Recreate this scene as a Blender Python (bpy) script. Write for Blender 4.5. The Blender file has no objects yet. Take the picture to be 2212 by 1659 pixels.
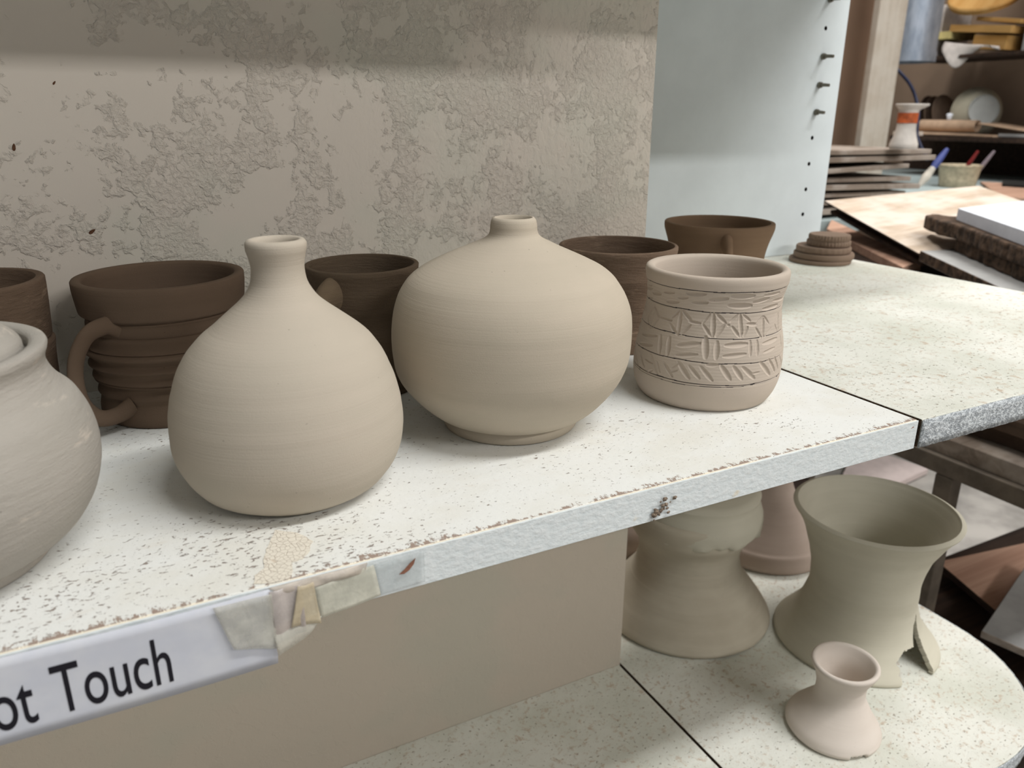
import bpy, bmesh, math, random
import numpy as np
from mathutils import Vector, Matrix
random.seed(7)
SC = bpy.context.scene
COL = SC.collection
PI = math.pi
W, H = 2212, 1659
FPX = 1680.0
CAM = Vector((-0.42908, -0.27834, 0.17667))
PITCH, YAW, ROLL = 0.33361, 0.48098, 0.00379
WY = 0.2876          # face of the textured wall
HL = 0.3883          # distance between the two shelf levels
FLOOR = -0.95

# ------------------------------------------------------------------ camera
fw = Vector((math.sin(YAW)*math.cos(PITCH), math.cos(YAW)*math.cos(PITCH), -math.sin(PITCH)))
r0 = Vector((math.cos(YAW), -math.sin(YAW), 0)); u0 = r0.cross(fw)
rt = r0*math.cos(ROLL)+u0*math.sin(ROLL); up = -r0*math.sin(ROLL)+u0*math.cos(ROLL)
cd = bpy.data.cameras.new('camera'); cam = bpy.data.objects.new('camera', cd); COL.objects.link(cam)
M = Matrix((rt, up, -fw)).transposed().to_4x4(); M.translation = CAM
cam.matrix_world = M
cd.sensor_width = 36; cd.lens = 36*FPX/W; cd.clip_start = 0.01; cd.clip_end = 60
cd.dof.use_dof = True; cd.dof.focus_distance = 0.46; cd.dof.aperture_fstop = cd.lens/2.1
SC.camera = cam

def at(px, py, ax, val):
    """point of the place seen at a pixel of the photograph, on the plane coordinate[ax] = val"""
    d = fw + rt*((px-W/2)/FPX) - up*((py-H/2)/FPX)
    t = (val-CAM[ax])/d[ax]
    return CAM + d*t

# ------------------------------------------------------------------ materials
def srgb(r, g, b):
    f = lambda c: c/12.92 if c <= .04045 else ((c+.055)/1.055)**2.4
    return (f(r/255), f(g/255), f(b/255), 1)
class NT:
    def __init__(s, name):
        s.m = bpy.data.materials.new(name); s.m.use_nodes = True
        s.t = s.m.node_tree; s.t.nodes.clear()
        s.out = s.t.nodes.new('ShaderNodeOutputMaterial'); s.b = s.t.nodes.new('ShaderNodeBsdfPrincipled')
        s.t.links.new(s.b.outputs[0], s.out.inputs[0])
        s.b.inputs['Roughness'].default_value = .85
        s.b.inputs['Specular IOR Level'].default_value = .25
        s.tc = s.t.nodes.new('ShaderNodeTexCoord')
    def put(s, sock, v):
        if hasattr(v, 'links') or isinstance(v, bpy.types.NodeSocket): s.t.links.new(v, sock)
        else: sock.default_value = v
    def pos(s, scale=(1,1,1), rot=(0,0,0), loc=(0,0,0), src='Object'):
        n = s.t.nodes.new('ShaderNodeMapping'); s.t.links.new(s.tc.outputs[src], n.inputs[0])
        n.inputs['Scale'].default_value = scale; n.inputs['Rotation'].default_value = rot; n.inputs['Location'].default_value = loc
        return n.outputs[0]
    def noise(s, vec, scale=1, detail=3, rough=.5, dist=0):
        n = s.t.nodes.new('ShaderNodeTexNoise'); s.t.links.new(vec, n.inputs['Vector'])
        n.inputs['Scale'].default_value = scale; n.inputs['Detail'].default_value = detail
        n.inputs['Roughness'].default_value = rough; n.inputs['Distortion'].default_value = dist
        return n.outputs['Fac']
    def voro(s, vec, scale=1, feature='F1', out='Distance'):
        n = s.t.nodes.new('ShaderNodeTexVoronoi'); n.feature = feature; s.t.links.new(vec, n.inputs['Vector'])
        n.inputs['Scale'].default_value = scale
        return n.outputs[out]
    def xyz(s, vec=None):
        n = s.t.nodes.new('ShaderNodeSeparateXYZ'); s.t.links.new(vec or s.tc.outputs['Object'], n.inputs[0]); return n.outputs
    def step(s, v, a, b, lo=0., hi=1.):
        n = s.t.nodes.new('ShaderNodeMapRange'); n.interpolation_type = 'SMOOTHSTEP'
        s.put(n.inputs[0], v)
        n.inputs[1].default_value = a; n.inputs[2].default_value = b; n.inputs[3].default_value = lo; n.inputs[4].default_value = hi
        return n.outputs[0]
    def op(s, o, a, b=0.):
        n = s.t.nodes.new('ShaderNodeMath'); n.operation = o; s.put(n.inputs[0], a); s.put(n.inputs[1], b); return n.outputs[0]
    def mix(s, f, a, b):
        n = s.t.nodes.new('ShaderNodeMix'); n.data_type = 'RGBA'
        s.put(n.inputs[0], f); s.put(n.inputs[6], a); s.put(n.inputs[7], b); return n.outputs[2]
    def bump(s, h, dist, strength=1., normal=None):
        n = s.t.nodes.new('ShaderNodeBump'); s.put(n.inputs['Height'], h)
        n.inputs['Distance'].default_value = dist; n.inputs['Strength'].default_value = strength
        if normal is not None: s.t.links.new(normal, n.inputs['Normal'])
        return n.outputs[0]
    def color(s, v): s.put(s.b.inputs['Base Color'], v)
    def normal(s, v): s.t.links.new(v, s.b.inputs['Normal'])

def clay(name, c1, c2, ring=260, bumpd=.00035, streak=1.0, pale=None, coarse=0.0, rough=.9):
    """unfired clay: fine throwing lines round the pot, faint colour bands, specks"""
    n = NT(name); n.b.inputs['Roughness'].default_value = rough
    bands = n.noise(n.pos((6, 6, 95), (0.05, 0.03, 0)), 1, 4, .6)
    soft = n.noise(n.pos((14, 14, 22), loc=(3, 1, 2)), 1, 3, .6)
    f = n.step(n.op('ADD', n.op('MULTIPLY', bands, .4*streak), n.op('MULTIPLY', soft, 1-.4*streak)), .25, .75)
    col = n.mix(f, srgb(*c1), srgb(*c2))
    if pale:
        p = n.step(n.noise(n.pos((30, 30, 120), (.1, .02, 0)), 1, 5, .7), .56, .7)
        col = n.mix(n.op('MULTIPLY', p, .55), col, srgb(*pale))
    spk = n.step(n.noise(n.pos((420, 420, 700)), 1, 1, .5), .79, .82)
    col = n.mix(n.op('MULTIPLY', spk, .5), col, srgb(*[int(v*.55) for v in c1]))
    n.color(col)
    lines = n.noise(n.pos((5, 5, ring*4), (0.02, 0.012, 0)), 1, 3, .7)
    big = n.noise(n.pos((4, 4, 60)), 1, 2, .5)
    grain = n.noise(n.pos((1500, 1500, 1500)), 1, 2, .6)
    h = n.op('ADD', n.op('ADD', n.op('MULTIPLY', lines, .33), n.op('MULTIPLY', big, .35)), n.op('MULTIPLY', grain, .22))
    if coarse: h = n.op('ADD', h, n.op('MULTIPLY', n.noise(n.pos((90, 90, 500), (.05, .05, 0)), 1, 5, .7), coarse))
    n.normal(n.bump(h, bumpd))
    return n.m

def plain(name, c, rough=.8, metal=0., var=.12, scale=30, bumpd=0., spec=.3):
    n = NT(name); n.b.inputs['Roughness'].default_value = rough; n.b.inputs['Metallic'].default_value = metal
    n.b.inputs['Specular IOR Level'].default_value = spec
    f = n.noise(n.pos((scale,)*3), 1, 4, .6)
    dark = [v*(1-var) for v in c]; n.color(n.mix(n.step(f, .3, .7), srgb(*dark), srgb(*c)))
    if bumpd: n.normal(n.bump(f, bumpd))
    return n.m

def wood(name, c1, c2, ax=0, sc=40, dusty=None, rough=.75):
    n = NT(name); n.b.inputs['Roughness'].default_value = rough
    s = [sc*2.2]*3; s[ax] = sc*.06
    g = n.noise(n.pos(tuple(s)), 1, 5, .65, .6)
    col = n.mix(n.step(g, .3, .7), srgb(*c1), srgb(*c2))
    if dusty:
        d = n.step(n.noise(n.pos((9, 9, 9)), 1, 4, .6), .4, .62)
        col = n.mix(n.op('MULTIPLY', d, .7), col, srgb(*dusty))
    n.color(col); n.normal(n.bump(g, .0005)); return n.m

def mat_wall():
    n = NT('textured_wall_paint'); n.b.inputs['Roughness'].default_value = .55; n.b.inputs['Specular IOR Level'].default_value = .35
    v = n.pos()
    x, y, z = n.xyz()
    # craggy islands of spatter on a smooth skin; denser and pitted towards the right hand end
    isl = n.noise(n.pos(loc=(.3, 0, .12)), 17, 4, .6, .2)
    isl = n.op('ADD', isl, n.step(x, -.45, -.10, .022, .07))
    crag = n.noise(n.pos(loc=(1, 2, 3)), 135, 6, .62, .35)
    e = n.op('ADD', n.op('MULTIPLY', isl, 1.7), n.op('MULTIPLY', crag, .75))
    plateau = n.step(e, 1.27, 1.38)
    inner = n.noise(n.pos(loc=(4, 2, 1)), 270, 5, .62, .4)
    h = n.op('MULTIPLY', plateau, n.op('ADD', n.op('MULTIPLY', n.step(inner, .34, .62), .8), .45))
    pits = n.noise(n.pos((170, 170, 120)), 1, 3, .55, .3)
    pk = n.op('MULTIPLY', n.step(pits, .35, .6), n.step(x, -.34, -.05, .0, .7))
    h = n.op('MULTIPLY', n.op('ADD', h, pk), n.step(z, -.05, .0, .12, 1.))
    low = n.op('MULTIPLY', n.step(n.noise(n.pos(loc=(2, 2, 8)), 70, 5, .6, .5), .56, .62), n.step(z, -.05, 0., .16, 0.))
    h = n.op('ADD', h, low)
    fine = n.noise(v, 900, 2, .6)
    h = n.op('ADD', h, n.op('MULTIPLY', fine, .06))
    n.normal(n.bump(h, .00068, .9))
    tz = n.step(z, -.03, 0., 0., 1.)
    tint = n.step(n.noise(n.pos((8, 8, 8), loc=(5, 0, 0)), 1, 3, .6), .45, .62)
    col = n.mix(tz, n.mix(tint, srgb(192, 181, 166), srgb(187, 180, 165)), n.mix(tint, srgb(232, 222, 209), srgb(228, 222, 208)))  # upper wall colour raised to stand in for missing light, lower wall kept darker
    dirt = n.step(n.noise(n.pos((60, 60, 45), loc=(9, 3, 1)), 1, 4, .6), .70, .78)
    col = n.mix(n.op('MULTIPLY', dirt, .45), col, srgb(138, 118, 94))
    rust = n.step(n.noise(n.pos((75, 75, 55), loc=(2.2, 1, 4)), 1, 2, .5), .785, .80)
    col = n.mix(rust, col, srgb(96, 66, 48))
    n.color(col); return n.m

def mat_shelf():
    n = NT('chipped_white_melamine'); n.b.inputs['Roughness'].default_value = .5; n.b.inputs['Specular IOR Level'].default_value = .35
    x, y, z = n.xyz()
    rotv = n.pos((270, 500, 1), (0, 0, -.10))
    ch = n.noise(rotv, 1., 4, .62, .5)
    dens = n.noise(n.pos((7, 9, 1), loc=(1.7, .4, 0)), 1, 3, .6)
    thr = n.op('ADD', ch, n.op('MULTIPLY', n.op('SUBTRACT', dens, .5), .46))
    thr = n.op('ADD', thr, n.step(x, -.5, -.05, .015, -.022))
    chips = n.step(thr, .650, .672)
    small = n.step(n.noise(n.pos((420, 760, 1), (0, 0, -.1)), 1, 3, .6), .665, .70)
    mask = n.op('MAXIMUM', chips, n.op('MULTIPLY', small, .8))
    # scuffed line just behind the front edge
    wob = n.noise(n.pos((260, 120, 1)), 1, 5, .8)
    wob = n.step(wob, .30, .70, -.35, 1.45)
    wob2 = n.noise(n.pos((14, 14, 1), loc=(4, 0, 0)), 1, 2, .5)
    lim = n.op('MULTIPLY', n.op('ADD', wob, n.op('MULTIPLY', n.op('SUBTRACT', wob2, .5), 1.3)), .0049)
    edge = n.op('MULTIPLY', n.op('LESS_THAN', y, lim), n.op('GREATER_THAN', y, .0017))
    edge = n.op('MULTIPLY', edge, n.op('GREATER_THAN', z, -.0015))
    base = n.mix(n.step(n.noise(n.pos((11, 15, 1), loc=(0, 3, 0)), 1, 4, .65), .42, .68), srgb(228, 229, 225), srgb(222, 221, 213))
    stain = n.step(n.noise(n.pos((20, 48, 1), loc=(7, 1, 0)), 1, 4, .6), .62, .74)
    base = n.mix(n.op('MULTIPLY', stain, .16), base, srgb(196, 170, 138))
    col = n.mix(mask, base, srgb(150, 139, 131))
    lipc = n.op('MULTIPLY', n.op('LESS_THAN', y, .0022), n.step(wob2, .40, .5))
    col = n.mix(lipc, col, srgb(232, 224, 206))
    col = n.mix(edge, col, srgb(158, 140, 128))
    n.color(col)
    h = n.op('ADD', n.op('MULTIPLY', n.op('MAXIMUM', mask, edge), -1.), n.op('MULTIPLY', n.noise(n.pos((260, 260, 1)), 1, 3, .6), .5))
    n.normal(n.bump(h, .00045)); return n.m

def mat_end_shelf():
    n = NT('dusty_painted_end_board'); n.b.inputs['Roughness'].default_value = .75
    x, y, z = n.xyz()
    pale = n.noise(n.pos((9, 9, 1), loc=(2, 2, 0)), 1, 3, .55)
    base = n.mix(n.step(pale, .35, .65), srgb(219, 219, 210), srgb(202, 203, 191))
    crust = n.noise(n.pos((130, 130, 1)), 1, 5, .7, .3)
    tan = n.op('MULTIPLY', n.step(crust, .52, .66), n.step(n.noise(n.pos((13, 13, 1)), 1, 3, .6), .34, .56))
    base = n.mix(n.op('MULTIPLY', tan, .8), base, srgb(184, 166, 146))
    spk = n.step(n.noise(n.pos((230, 340, 1), (0, 0, -.15)), 1, 4, .65), .615, .66)
    base = n.mix(n.op('MULTIPLY', spk, .7), base, srgb(146, 132, 116))
    n.color(base)
    n.normal(n.bump(n.op('ADD', n.op('MULTIPLY', crust, 1.), n.op('MULTIPLY', spk, -.5)), .0007)); return n.m

def mat_edgeband():
    n = NT('white_edge_banding'); n.b.inputs['Roughness'].default_value = .42; n.b.inputs['Specular IOR Level'].default_value = .4
    lump = n.noise(n.pos((230, 230, 330)), 1, 3, .55)
    n.normal(n.bump(lump, .0009, .6))
    col = n.mix(n.step(lump, .3, .7), srgb(212, 219, 220), srgb(222, 227, 227))
    stain = n.step(n.noise(n.pos((45, 45, 80), loc=(1, 0, 3)), 1, 4, .65), .64, .74)
    col = n.mix(n.op('MULTIPLY', stain, .6), col, srgb(214, 200, 168))
    spot = n.step(n.noise(n.pos((75, 75, 75), loc=(6, 0, 0)), 1, 3, .6), .735, .75)
    col = n.mix(spot, col, srgb(150, 112, 96))
    n.color(col); return n.m

def mat_rawedge(name='painted_chipboard_edge'):
    n = NT(name); n.b.inputs['Roughness'].default_value = .8
    g = n.noise(n.pos((420, 420, 520)), 1, 4, .65)
    g2 = n.noise(n.pos((900, 900, 900)), 1, 2, .5)
    n.color(n.mix(n.step(g, .42, .6), srgb(158, 163, 167), srgb(214, 219, 221)))
    n.normal(n.bump(n.op('ADD', g, n.op('MULTIPLY', g2, .4)), .0016)); return n.m

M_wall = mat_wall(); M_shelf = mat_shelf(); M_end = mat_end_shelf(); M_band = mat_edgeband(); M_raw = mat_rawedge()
M_chip = plain('raw_chipboard', (104, 84, 66), .95, var=.5, scale=600, bumpd=.001)
M_panel = plain('white_side_panel_paint', (230, 238, 240), .5, var=.03, scale=14, bumpd=.0002)
M_hole = plain('dark_hole', (40, 34, 28), .95)
M_pin = plain('dull_steel_pin', (120, 116, 104), .45, .7)
M_bottle = clay('pale_grey_clay', (184, 173, 158), (177, 168, 153))
M_round = clay('pale_beige_clay', (188, 176, 159), (177, 167, 150))
M_carved = clay('warm_beige_clay', (192, 178, 164), (182, 170, 156), ring=200, bumpd=.00022)
M_dark = clay('brown_damp_clay', (116, 97, 81), (103, 86, 71), ring=120, bumpd=.0005)
M_dark2 = clay('brown_clay_gritty', (114, 98, 81), (98, 83, 67), ring=80, bumpd=.0009, coarse=1.2)
M_dark3 = clay('brown_clay_banded', (146, 124, 105), (108, 89, 73), ring=50, bumpd=.0012, pale=(190, 166, 142), coarse=1.2)
M_dark4 = clay('smooth_brown_clay', (134, 110, 87), (120, 98, 78), ring=150, bumpd=.0003)
M_jar = clay('grey_scratched_clay', (172, 166, 158), (158, 153, 144), ring=110, bumpd=.0007, pale=(206, 194, 180), coarse=.8)
M_bisque = clay('cream_bisque_clay', (200, 195, 178), (188, 183, 166), ring=120, bumpd=.0004)
M_bisque2 = clay('pinkish_bisque_clay', (214, 204, 194), (205, 194, 183), ring=120, bumpd=.0003)
M_bisque3 = clay('dull_rose_clay', (174, 158, 147), (162, 146, 134), ring=120, bumpd=.0003)
M_chuck = clay('dusty_cream_clay', (196, 188, 170), (176, 166, 148), ring=90, bumpd=.0005)
M_coaster = clay('brown_clay_disc', (142, 122, 106), (124, 104, 88), ring=200, bumpd=.0005)

# ------------------------------------------------------------------ object helpers
def tag(o, label=None, cat=None, group=None, kind=None):
    if label: o['label'] = label
    if cat: o['category'] = cat
    if group: o['group'] = group
    if kind: o['kind'] = kind
    return o
def mesh(name, verts, faces, mat, loc=(0,0,0), parent=None, smooth=True, sharp=35):
    me = bpy.data.meshes.new(name)
    me.from_pydata([tuple(v) for v in verts], [], [tuple(f) for f in faces]); me.update()
    bm = bmesh.new(); bm.from_mesh(me); bmesh.ops.recalc_face_normals(bm, faces=bm.faces)
    if smooth:
        lim = math.radians(sharp)
        for f in bm.faces: f.smooth = True
        for e in bm.edges:
            if len(e.link_faces) == 2 and e.calc_face_angle(0) > lim: e.smooth = False
    bm.to_mesh(me); bm.free()
    me.materials.append(mat)
    o = bpy.data.objects.new(name, me); COL.objects.link(o)
    o.location = loc
    if parent: o.parent = parent
    return o
def empty(name, loc=(0,0,0)):
    o = bpy.data.objects.new(name, None); COL.objects.link(o); o.location = loc; o.empty_display_size = .02
    return o
def bevel(o, w, seg=2, angle=40):
    m = o.modifiers.new('bevel', 'BEVEL'); m.width = w; m.segments = seg; m.limit_method = 'ANGLE'; m.angle_limit = math.radians(angle)
    return o
def box(name, lo, hi, mat, parent=None, bev=0, base=None):
    """box between two corners; its origin sits at the middle of its underside"""
    lo = Vector(lo); hi = Vector(hi)
    b = Vector(((lo.x+hi.x)/2, (lo.y+hi.y)/2, lo.z)) if base is None else Vector(base)
    v = [Vector((x, y, z))-b for z in (lo.z, hi.z) for y in (lo.y, hi.y) for x in (lo.x, hi.x)]
    f = [(0,1,3,2), (4,6,7,5), (0,4,5,1), (2,3,7,6), (0,2,6,4), (1,5,7,3)]
    loc = b if parent is None else b - Vector(parent.location)
    o = mesh(name, v, f, mat, loc, parent, smooth=False)
    if bev: bevel(o, bev)
    return o
def prism(name, poly, z0, z1, mat, parent=None, bev=0, base=None):
    """upright prism over a plan polygon [(x, y)]; z0/z1 may be functions of x, y"""
    n = len(poly)
    cx = sum(p[0] for p in poly)/n; cy = sum(p[1] for p in poly)/n
    g = (lambda z, p: z(p[0], p[1]) if callable(z) else z)
    zb = min(g(z0, p) for p in poly)
    b = Vector((cx, cy, zb)) if base is None else Vector(base)
    v = [Vector((p[0], p[1], g(z0, p)))-b for p in poly] + [Vector((p[0], p[1], g(z1, p)))-b for p in poly]
    f = [tuple(range(n))[::-1], tuple(range(n, 2*n))] + [(i, (i+1) % n, n+(i+1) % n, n+i) for i in range(n)]
    loc = b if parent is None else b-Vector(parent.location)
    o = mesh(name, v, f, mat, loc, parent, smooth=False)
    if bev: bevel(o, bev)
    return o
def smooth_pts(pts, k=4):
    """Catmull-Rom through (z, r, lean) samples"""
    P = [np.array(p, float) for p in pts]; out = []
    for i in range(len(P)-1):
        p0 = P[max(i-1, 0)]; p1 = P[i]; p2 = P[i+1]; p3 = P[min(i+2, len(P)-1)]
        for j in range(k):
            t = j/k
            out.append(.5*((2*p1)+(-p0+p2)*t+(2*p0-5*p1+4*p2-p3)*t*t+(-p0+3*p1-3*p2+p3)*t**3))
    out.append(P[-1]); return out
def revolve(name, loop, mat, loc=(0,0,0), parent=None, seg=144, lean=(0.74, -0.672), func=None, sharp=50, skip=None, cap=True):
    """loop: list of (z, r, lean offset) from the outer base over the rim down the inside. ends are closed on the axis"""
    V = []; F = []
    n = len(loop)
    for i, p in enumerate(loop):
        z, r = p[0], p[1]; o = p[2] if len(p) > 2 else 0
        for k in range(seg):
            a = 2*PI*k/seg
            rr = r
            if func: rr, zz = func(i, a, r, z)
            else: zz = z
            V.append((o*lean[0]+rr*math.cos(a), o*lean[1]+rr*math.sin(a), zz))
    for i in range(n-1):
        for k in range(seg):
            k2 = (k+1) % seg
            F.append((i*seg+k, i*seg+k2, (i+1)*seg+k2, (i+1)*seg+k))
    if cap:
        F.append(tuple(range(seg))[::-1]); F.append(tuple((n-1)*seg+k for k in range(seg)))
    return mesh(name, V, F, mat, loc, parent, sharp=sharp)
def tube(name, pts, rad, mat, parent=None, seg=20, flat=1.0, k=8, loc=None, cap=True, up_hint=(0,0,1)):
    """tube through world points; rad is a number or list; flat squashes the section along up_hint"""
    P = [np.array(p, float) for p in smooth_pts(pts, k)] if k > 1 else [np.array(p, float) for p in pts]
    R = rad if isinstance(rad, (list, tuple)) else [rad]*len(pts)
    rr = np.interp(np.linspace(0, len(R)-1, len(P)), range(len(R)), R)
    b = np.array(loc if loc is not None else P[0]); V = []; F = []
    for i, p in enumerate(P):
        t = P[min(i+1, len(P)-1)]-P[max(i-1, 0)]; t = t/np.linalg.norm(t)
        s = np.cross(t, up_hint)
        if np.linalg.norm(s) < 1e-4: s = np.cross(t, (0, 1, 0))
        s /= np.linalg.norm(s); w = np.cross(s, t)
        for j in range(seg):
            a = 2*PI*j/seg
            V.append(p-b+rr[i]*(math.cos(a)*s+math.sin(a)*w*flat))
    for i in range(len(P)-1):
        for j in range(seg):
            j2 = (j+1) % seg; F.append((i*seg+j, i*seg+j2, (i+1)*seg+j2, (i+1)*seg+j))
    if cap: F.append(tuple(range(seg))); F.append(tuple((len(P)-1)*seg+j for j in range(seg)))
    l = Vector(b) if parent is None else Vector(b)-Vector(parent.location)
    return mesh(name, V, F, mat, l, parent, sharp=60)

# ------------------------------------------------------------------ the setting
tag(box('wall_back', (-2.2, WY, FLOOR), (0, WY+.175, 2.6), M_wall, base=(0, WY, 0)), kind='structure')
M_conc = plain('worn_concrete', (172, 168, 162), .85, var=.22, scale=7, bumpd=.002)
M_plaster = plain('dull_brown_wall', (142, 122, 104), .9, var=.1, scale=3)
M_ceil = plain('ceiling_paint', (215, 212, 205), .9, var=.04, scale=2)
tag(box('floor', (-2.6, -5, FLOOR-.1), (4.4, 4.6, FLOOR), M_conc), kind='structure')
tag(box('ceiling', (-2.6, -5, 2.6), (4.4, 4.6, 2.7), M_ceil), kind='structure')
tag(box('wall_right', (3.35, -5, FLOOR), (3.45, 4.6, 2.6), M_plaster), kind='structure')
tag(box('wall_far', (-2.2, 4.4, FLOOR), (3.35, 4.5, 2.6), M_plaster), kind='structure')

def wall_fleck(px, py, ln, ang, label):
    c = at(px, py, 1, WY); V = []; F = []
    n = 10; ca, sa = math.cos(ang), math.sin(ang)
    for k in range(n):
        a = 2*PI*k/n; u = ln*math.cos(a); w = ln*.42*math.sin(a)*(1-.3*math.cos(a))
        V.append((u*ca-w*sa, 0, u*sa+w*ca))
    V.append((0, -.0005, 0)); F = [(k, (k+1) % n, n) for k in range(n)]+[tuple(range(n))]
    o = mesh('clay_fleck', V, F, plain('brown_fleck', (112, 78, 56), .9, var=.3, scale=400), (c.x, WY-.0002, c.z))
    tag(o, label, 'clay fleck')
wall_fleck(199, 500, .0024, .6, 'brown clay fleck on the wall above the ribbed mug')
wall_fleck(117, 179, .0013, .9, 'tiny brown fleck near the top left of the textured wall')
wall_fleck(30, 318, .0022, 1.4, 'rust-brown fleck at the left edge of the textured wall')
# ------------------------------------------------------------------ shelf boards
def board(name, label, lo, hi, mat, band):
    t = empty(name, ((lo[0]+hi[0])/2, (lo[1]+hi[1])/2, lo[2])); tag(t, label, 'shelf', 'white shelf boards')
    b_ = box('board', lo, hi, mat, t, .0008, base=(0, 0, hi[2])); b_.data.materials.append(M_chip)
    for p in b_.data.polygons:
        if p.normal.x > .9: p.material_index = 1
    if band: box('edge_banding', (lo[0], lo[1]-.0009, lo[2]), (hi[0], lo[1]-.00005, hi[2]-.0003), M_band, t, .0003, base=(0, 0, hi[2]))
    return t
board('shelf_board', 'long white chipped melamine shelf board carrying the two narrow-necked vases', (-1.5, .0012, -.019), (-.0012, WY, 0), M_shelf, True)
def round_board(name, label, y0, x1, y1, z, rad, group='white shelf boards'):
    poly = [(0.0014, y0)]
    n = 14
    for i in range(n+1):
        a = -PI/2 + PI/2*i/n
        poly.append((x1-rad+rad*math.cos(a), y0+rad+rad*math.sin(a)))
    poly += [(x1, y1), (.0014, y1)]
    t = empty(name, (.2, .2, z-.019)); tag(t, label, 'shelf', group)
    b_ = prism('board', poly, z-.019, z, M_end, t, .0009, base=(0, 0, z)); b_.data.materials.append(M_chip)
    for p in b_.data.polygons:
        if p.normal.x < -.9: p.material_index = 1
    # rough rim strip following the front
    m = 1+n+1
    V = []; F = []
    rnd = random.Random(3)
    pts = []
    for a, b in zip(poly[:m], poly[1:m+1]):
        L = math.dist(a, b); k = max(1, int(L/.004))
        for i in range(k): pts.append((a[0]+(b[0]-a[0])*i/k, a[1]+(b[1]-a[1])*i/k))
    pts.append(poly[m])
    for i, p in enumerate(pts):
        q = pts[min(i+1, len(pts)-1)]; q0 = pts[max(i-1, 0)]
        nx, ny = (q[1]-q0[1]), -(q[0]-q0[0]); L = math.hypot(nx, ny) or 1
        for j in range(5):
            d = .0006+.0006*rnd.random()
            V.append((p[0]+nx/L*d, p[1]+ny/L*d, -.0189+.0186*j/4))
    for i in range(len(pts)-1):
        for j in range(4):
            F.append((i*5+j, (i+1)*5+j, (i+1)*5+j+1, i*5+j+1))
    o = mesh('rough_edge', V, F, M_raw, Vector((0, 0, z))-t.location, t, smooth=True)
    s = o.modifiers.new('s', 'SOLIDIFY'); s.thickness = .0005; s.offset = -1
    return t
round_board('shelf_board', 'dusty white end board right of the dark seam, carrying the stack of small clay discs', 0.0, .432, .476, 0, .15)
board('shelf_board', 'lower white shelf board left of the diagonal seam, below the printed paper label', (-1.5, .004, -HL-.019), (-.0012, WY, -HL), M_end, False)
round_board('shelf_board', 'lower white rounded end board carrying the flared bisque pots', .0118, .39, .50, -HL, .15)
# the board one level higher, which shades the wall
tag(box('shelf_board', (-1.5, .0, .372), (-.0012, WY, .391), M_band), 'white shelf board one level above the textured wall', 'shelf', 'white shelf boards')
tag(box('shelf_board', (.0014, .05, .372), (.432, .4755, .391), M_band), 'white end board one level above the drilled side panel', 'shelf', 'white shelf boards')

# ------------------------------------------------------------------ drilled side panel
def side_panel():
    t = empty('bookcase_side_panel', (.2, .476, 0))
    tag(t, 'tall white drilled side panel with steel shelf pins standing behind the mugs', 'panel')
    y0, y1 = .476, .492
    o = box('panel', (.001, y0, 0.0), (.437, y1, .9), M_panel, t, .0006)
    zs = [.0526+.0323*i for i in range(-0, 24)]
    V = []; F = []
    for z in zs:
        b = len(V)
        for k in range(16):
            a = 2*PI*k/16
            V.append((.400+.0026*math.cos(a), y0-.004, z+.0026*math.sin(a)))
        for k in range(16):
            a = 2*PI*k/16
            V.append((.400+.0026*math.cos(a), y0+.012, z+.0026*math.sin(a)))
        F.append(tuple(range(b, b+16))); F.append(tuple(range(b+16, b+32)))
        for k in range(16): F.append((b+k, b+(k+1) % 16, b+16+(k+1) % 16, b+16+k))
    cut = mesh('cutter', V, F, M_hole, (0, 0, 0), None, smooth=False)
    cut.data.materials.clear(); cut.data.materials.append(M_hole)
    m = o.modifiers.new('holes', 'BOOLEAN'); m.object = cut; m.operation = 'DIFFERENCE'; m.solver = 'EXACT'
    o.data.materials.append(M_hole)
    bpy.context.view_layer.update()
    ev = o.evaluated_get(bpy.context.evaluated_depsgraph_get())
    nm = bpy.data.meshes.new_from_object(ev)
    o.modifiers.clear(); o.data = nm
    for p in nm.polygons:                       # the walls of the drilled holes
        c = p.center+o.location+t.location
        if abs(c.x-.400) < .004 and y0 < c.y < y0+.0125 and p.area < 2e-4: p.material_index = 1 if len(nm.materials) > 1 else 0
    bpy.data.objects.remove(cut)
    for z, L, top in ((.0526+.0323*8, .016, 0), (.0526+.0323*6, .017, 0), (.0526+.0323*5-.001, .016, 0), (.0526+.0323*4-.001, .014, 0)):
        ps = tube('shelf_pin', [(.400, y0+.004, z), (.400, y0-L*.5, z), (.4005, y0-L, z-.0006)], [.0022, .0022, .0019], M_pin, t, 14, k=3)
        ps['label'] = 'steel shelf pin'
        tube('collar', [(.400, y0-.0012, z), (.400, y0-.0045, z)], [.0040, .0034], M_pin, ps, 14, k=1, loc=None).location = Vector((.400, y0-.0012, z))-Vector((.400, y0+.004, z))
    return t
side_panel()

# ------------------------------------------------------------------ pots on the upper shelf
BOTTLE = [(0,36.5,-.7),(1.5,39.0,-.9),(4.9,44.5,-1.2),(8.8,47.8,-1.2),(12.7,50.4,-1.0),(16.6,52.2,-1.0),(20.5,53.7,-1.1),(24.4,54.6,-1.2),(28.3,55.1,-1.2),(32.2,55.2,-1.0),(36.1,55.1,-1.0),(40,54.8,-1.1),(43.9,54.4,-1.1),(47.8,53.6,-1.1),(51.7,52.7,-1.1),(55.6,51.5,-1.0),(59.5,50.1,-1.1),(63.5,48.5,-1.0),(67.4,46.5,-.8),(71.3,44,-.7),(75.2,40.9,-.3),(79.1,37,-.3),(83,32.1,-.1),(86.9,27.3,-.3),(90.8,22.5,-.5),(94.7,18.1,-.4),(98.6,15,0),(102.5,13,.1),(106.4,12.2,.1),(110.3,12.0,.2),(114.2,12.6,.2),(117.6,13.5,.2)]
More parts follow.
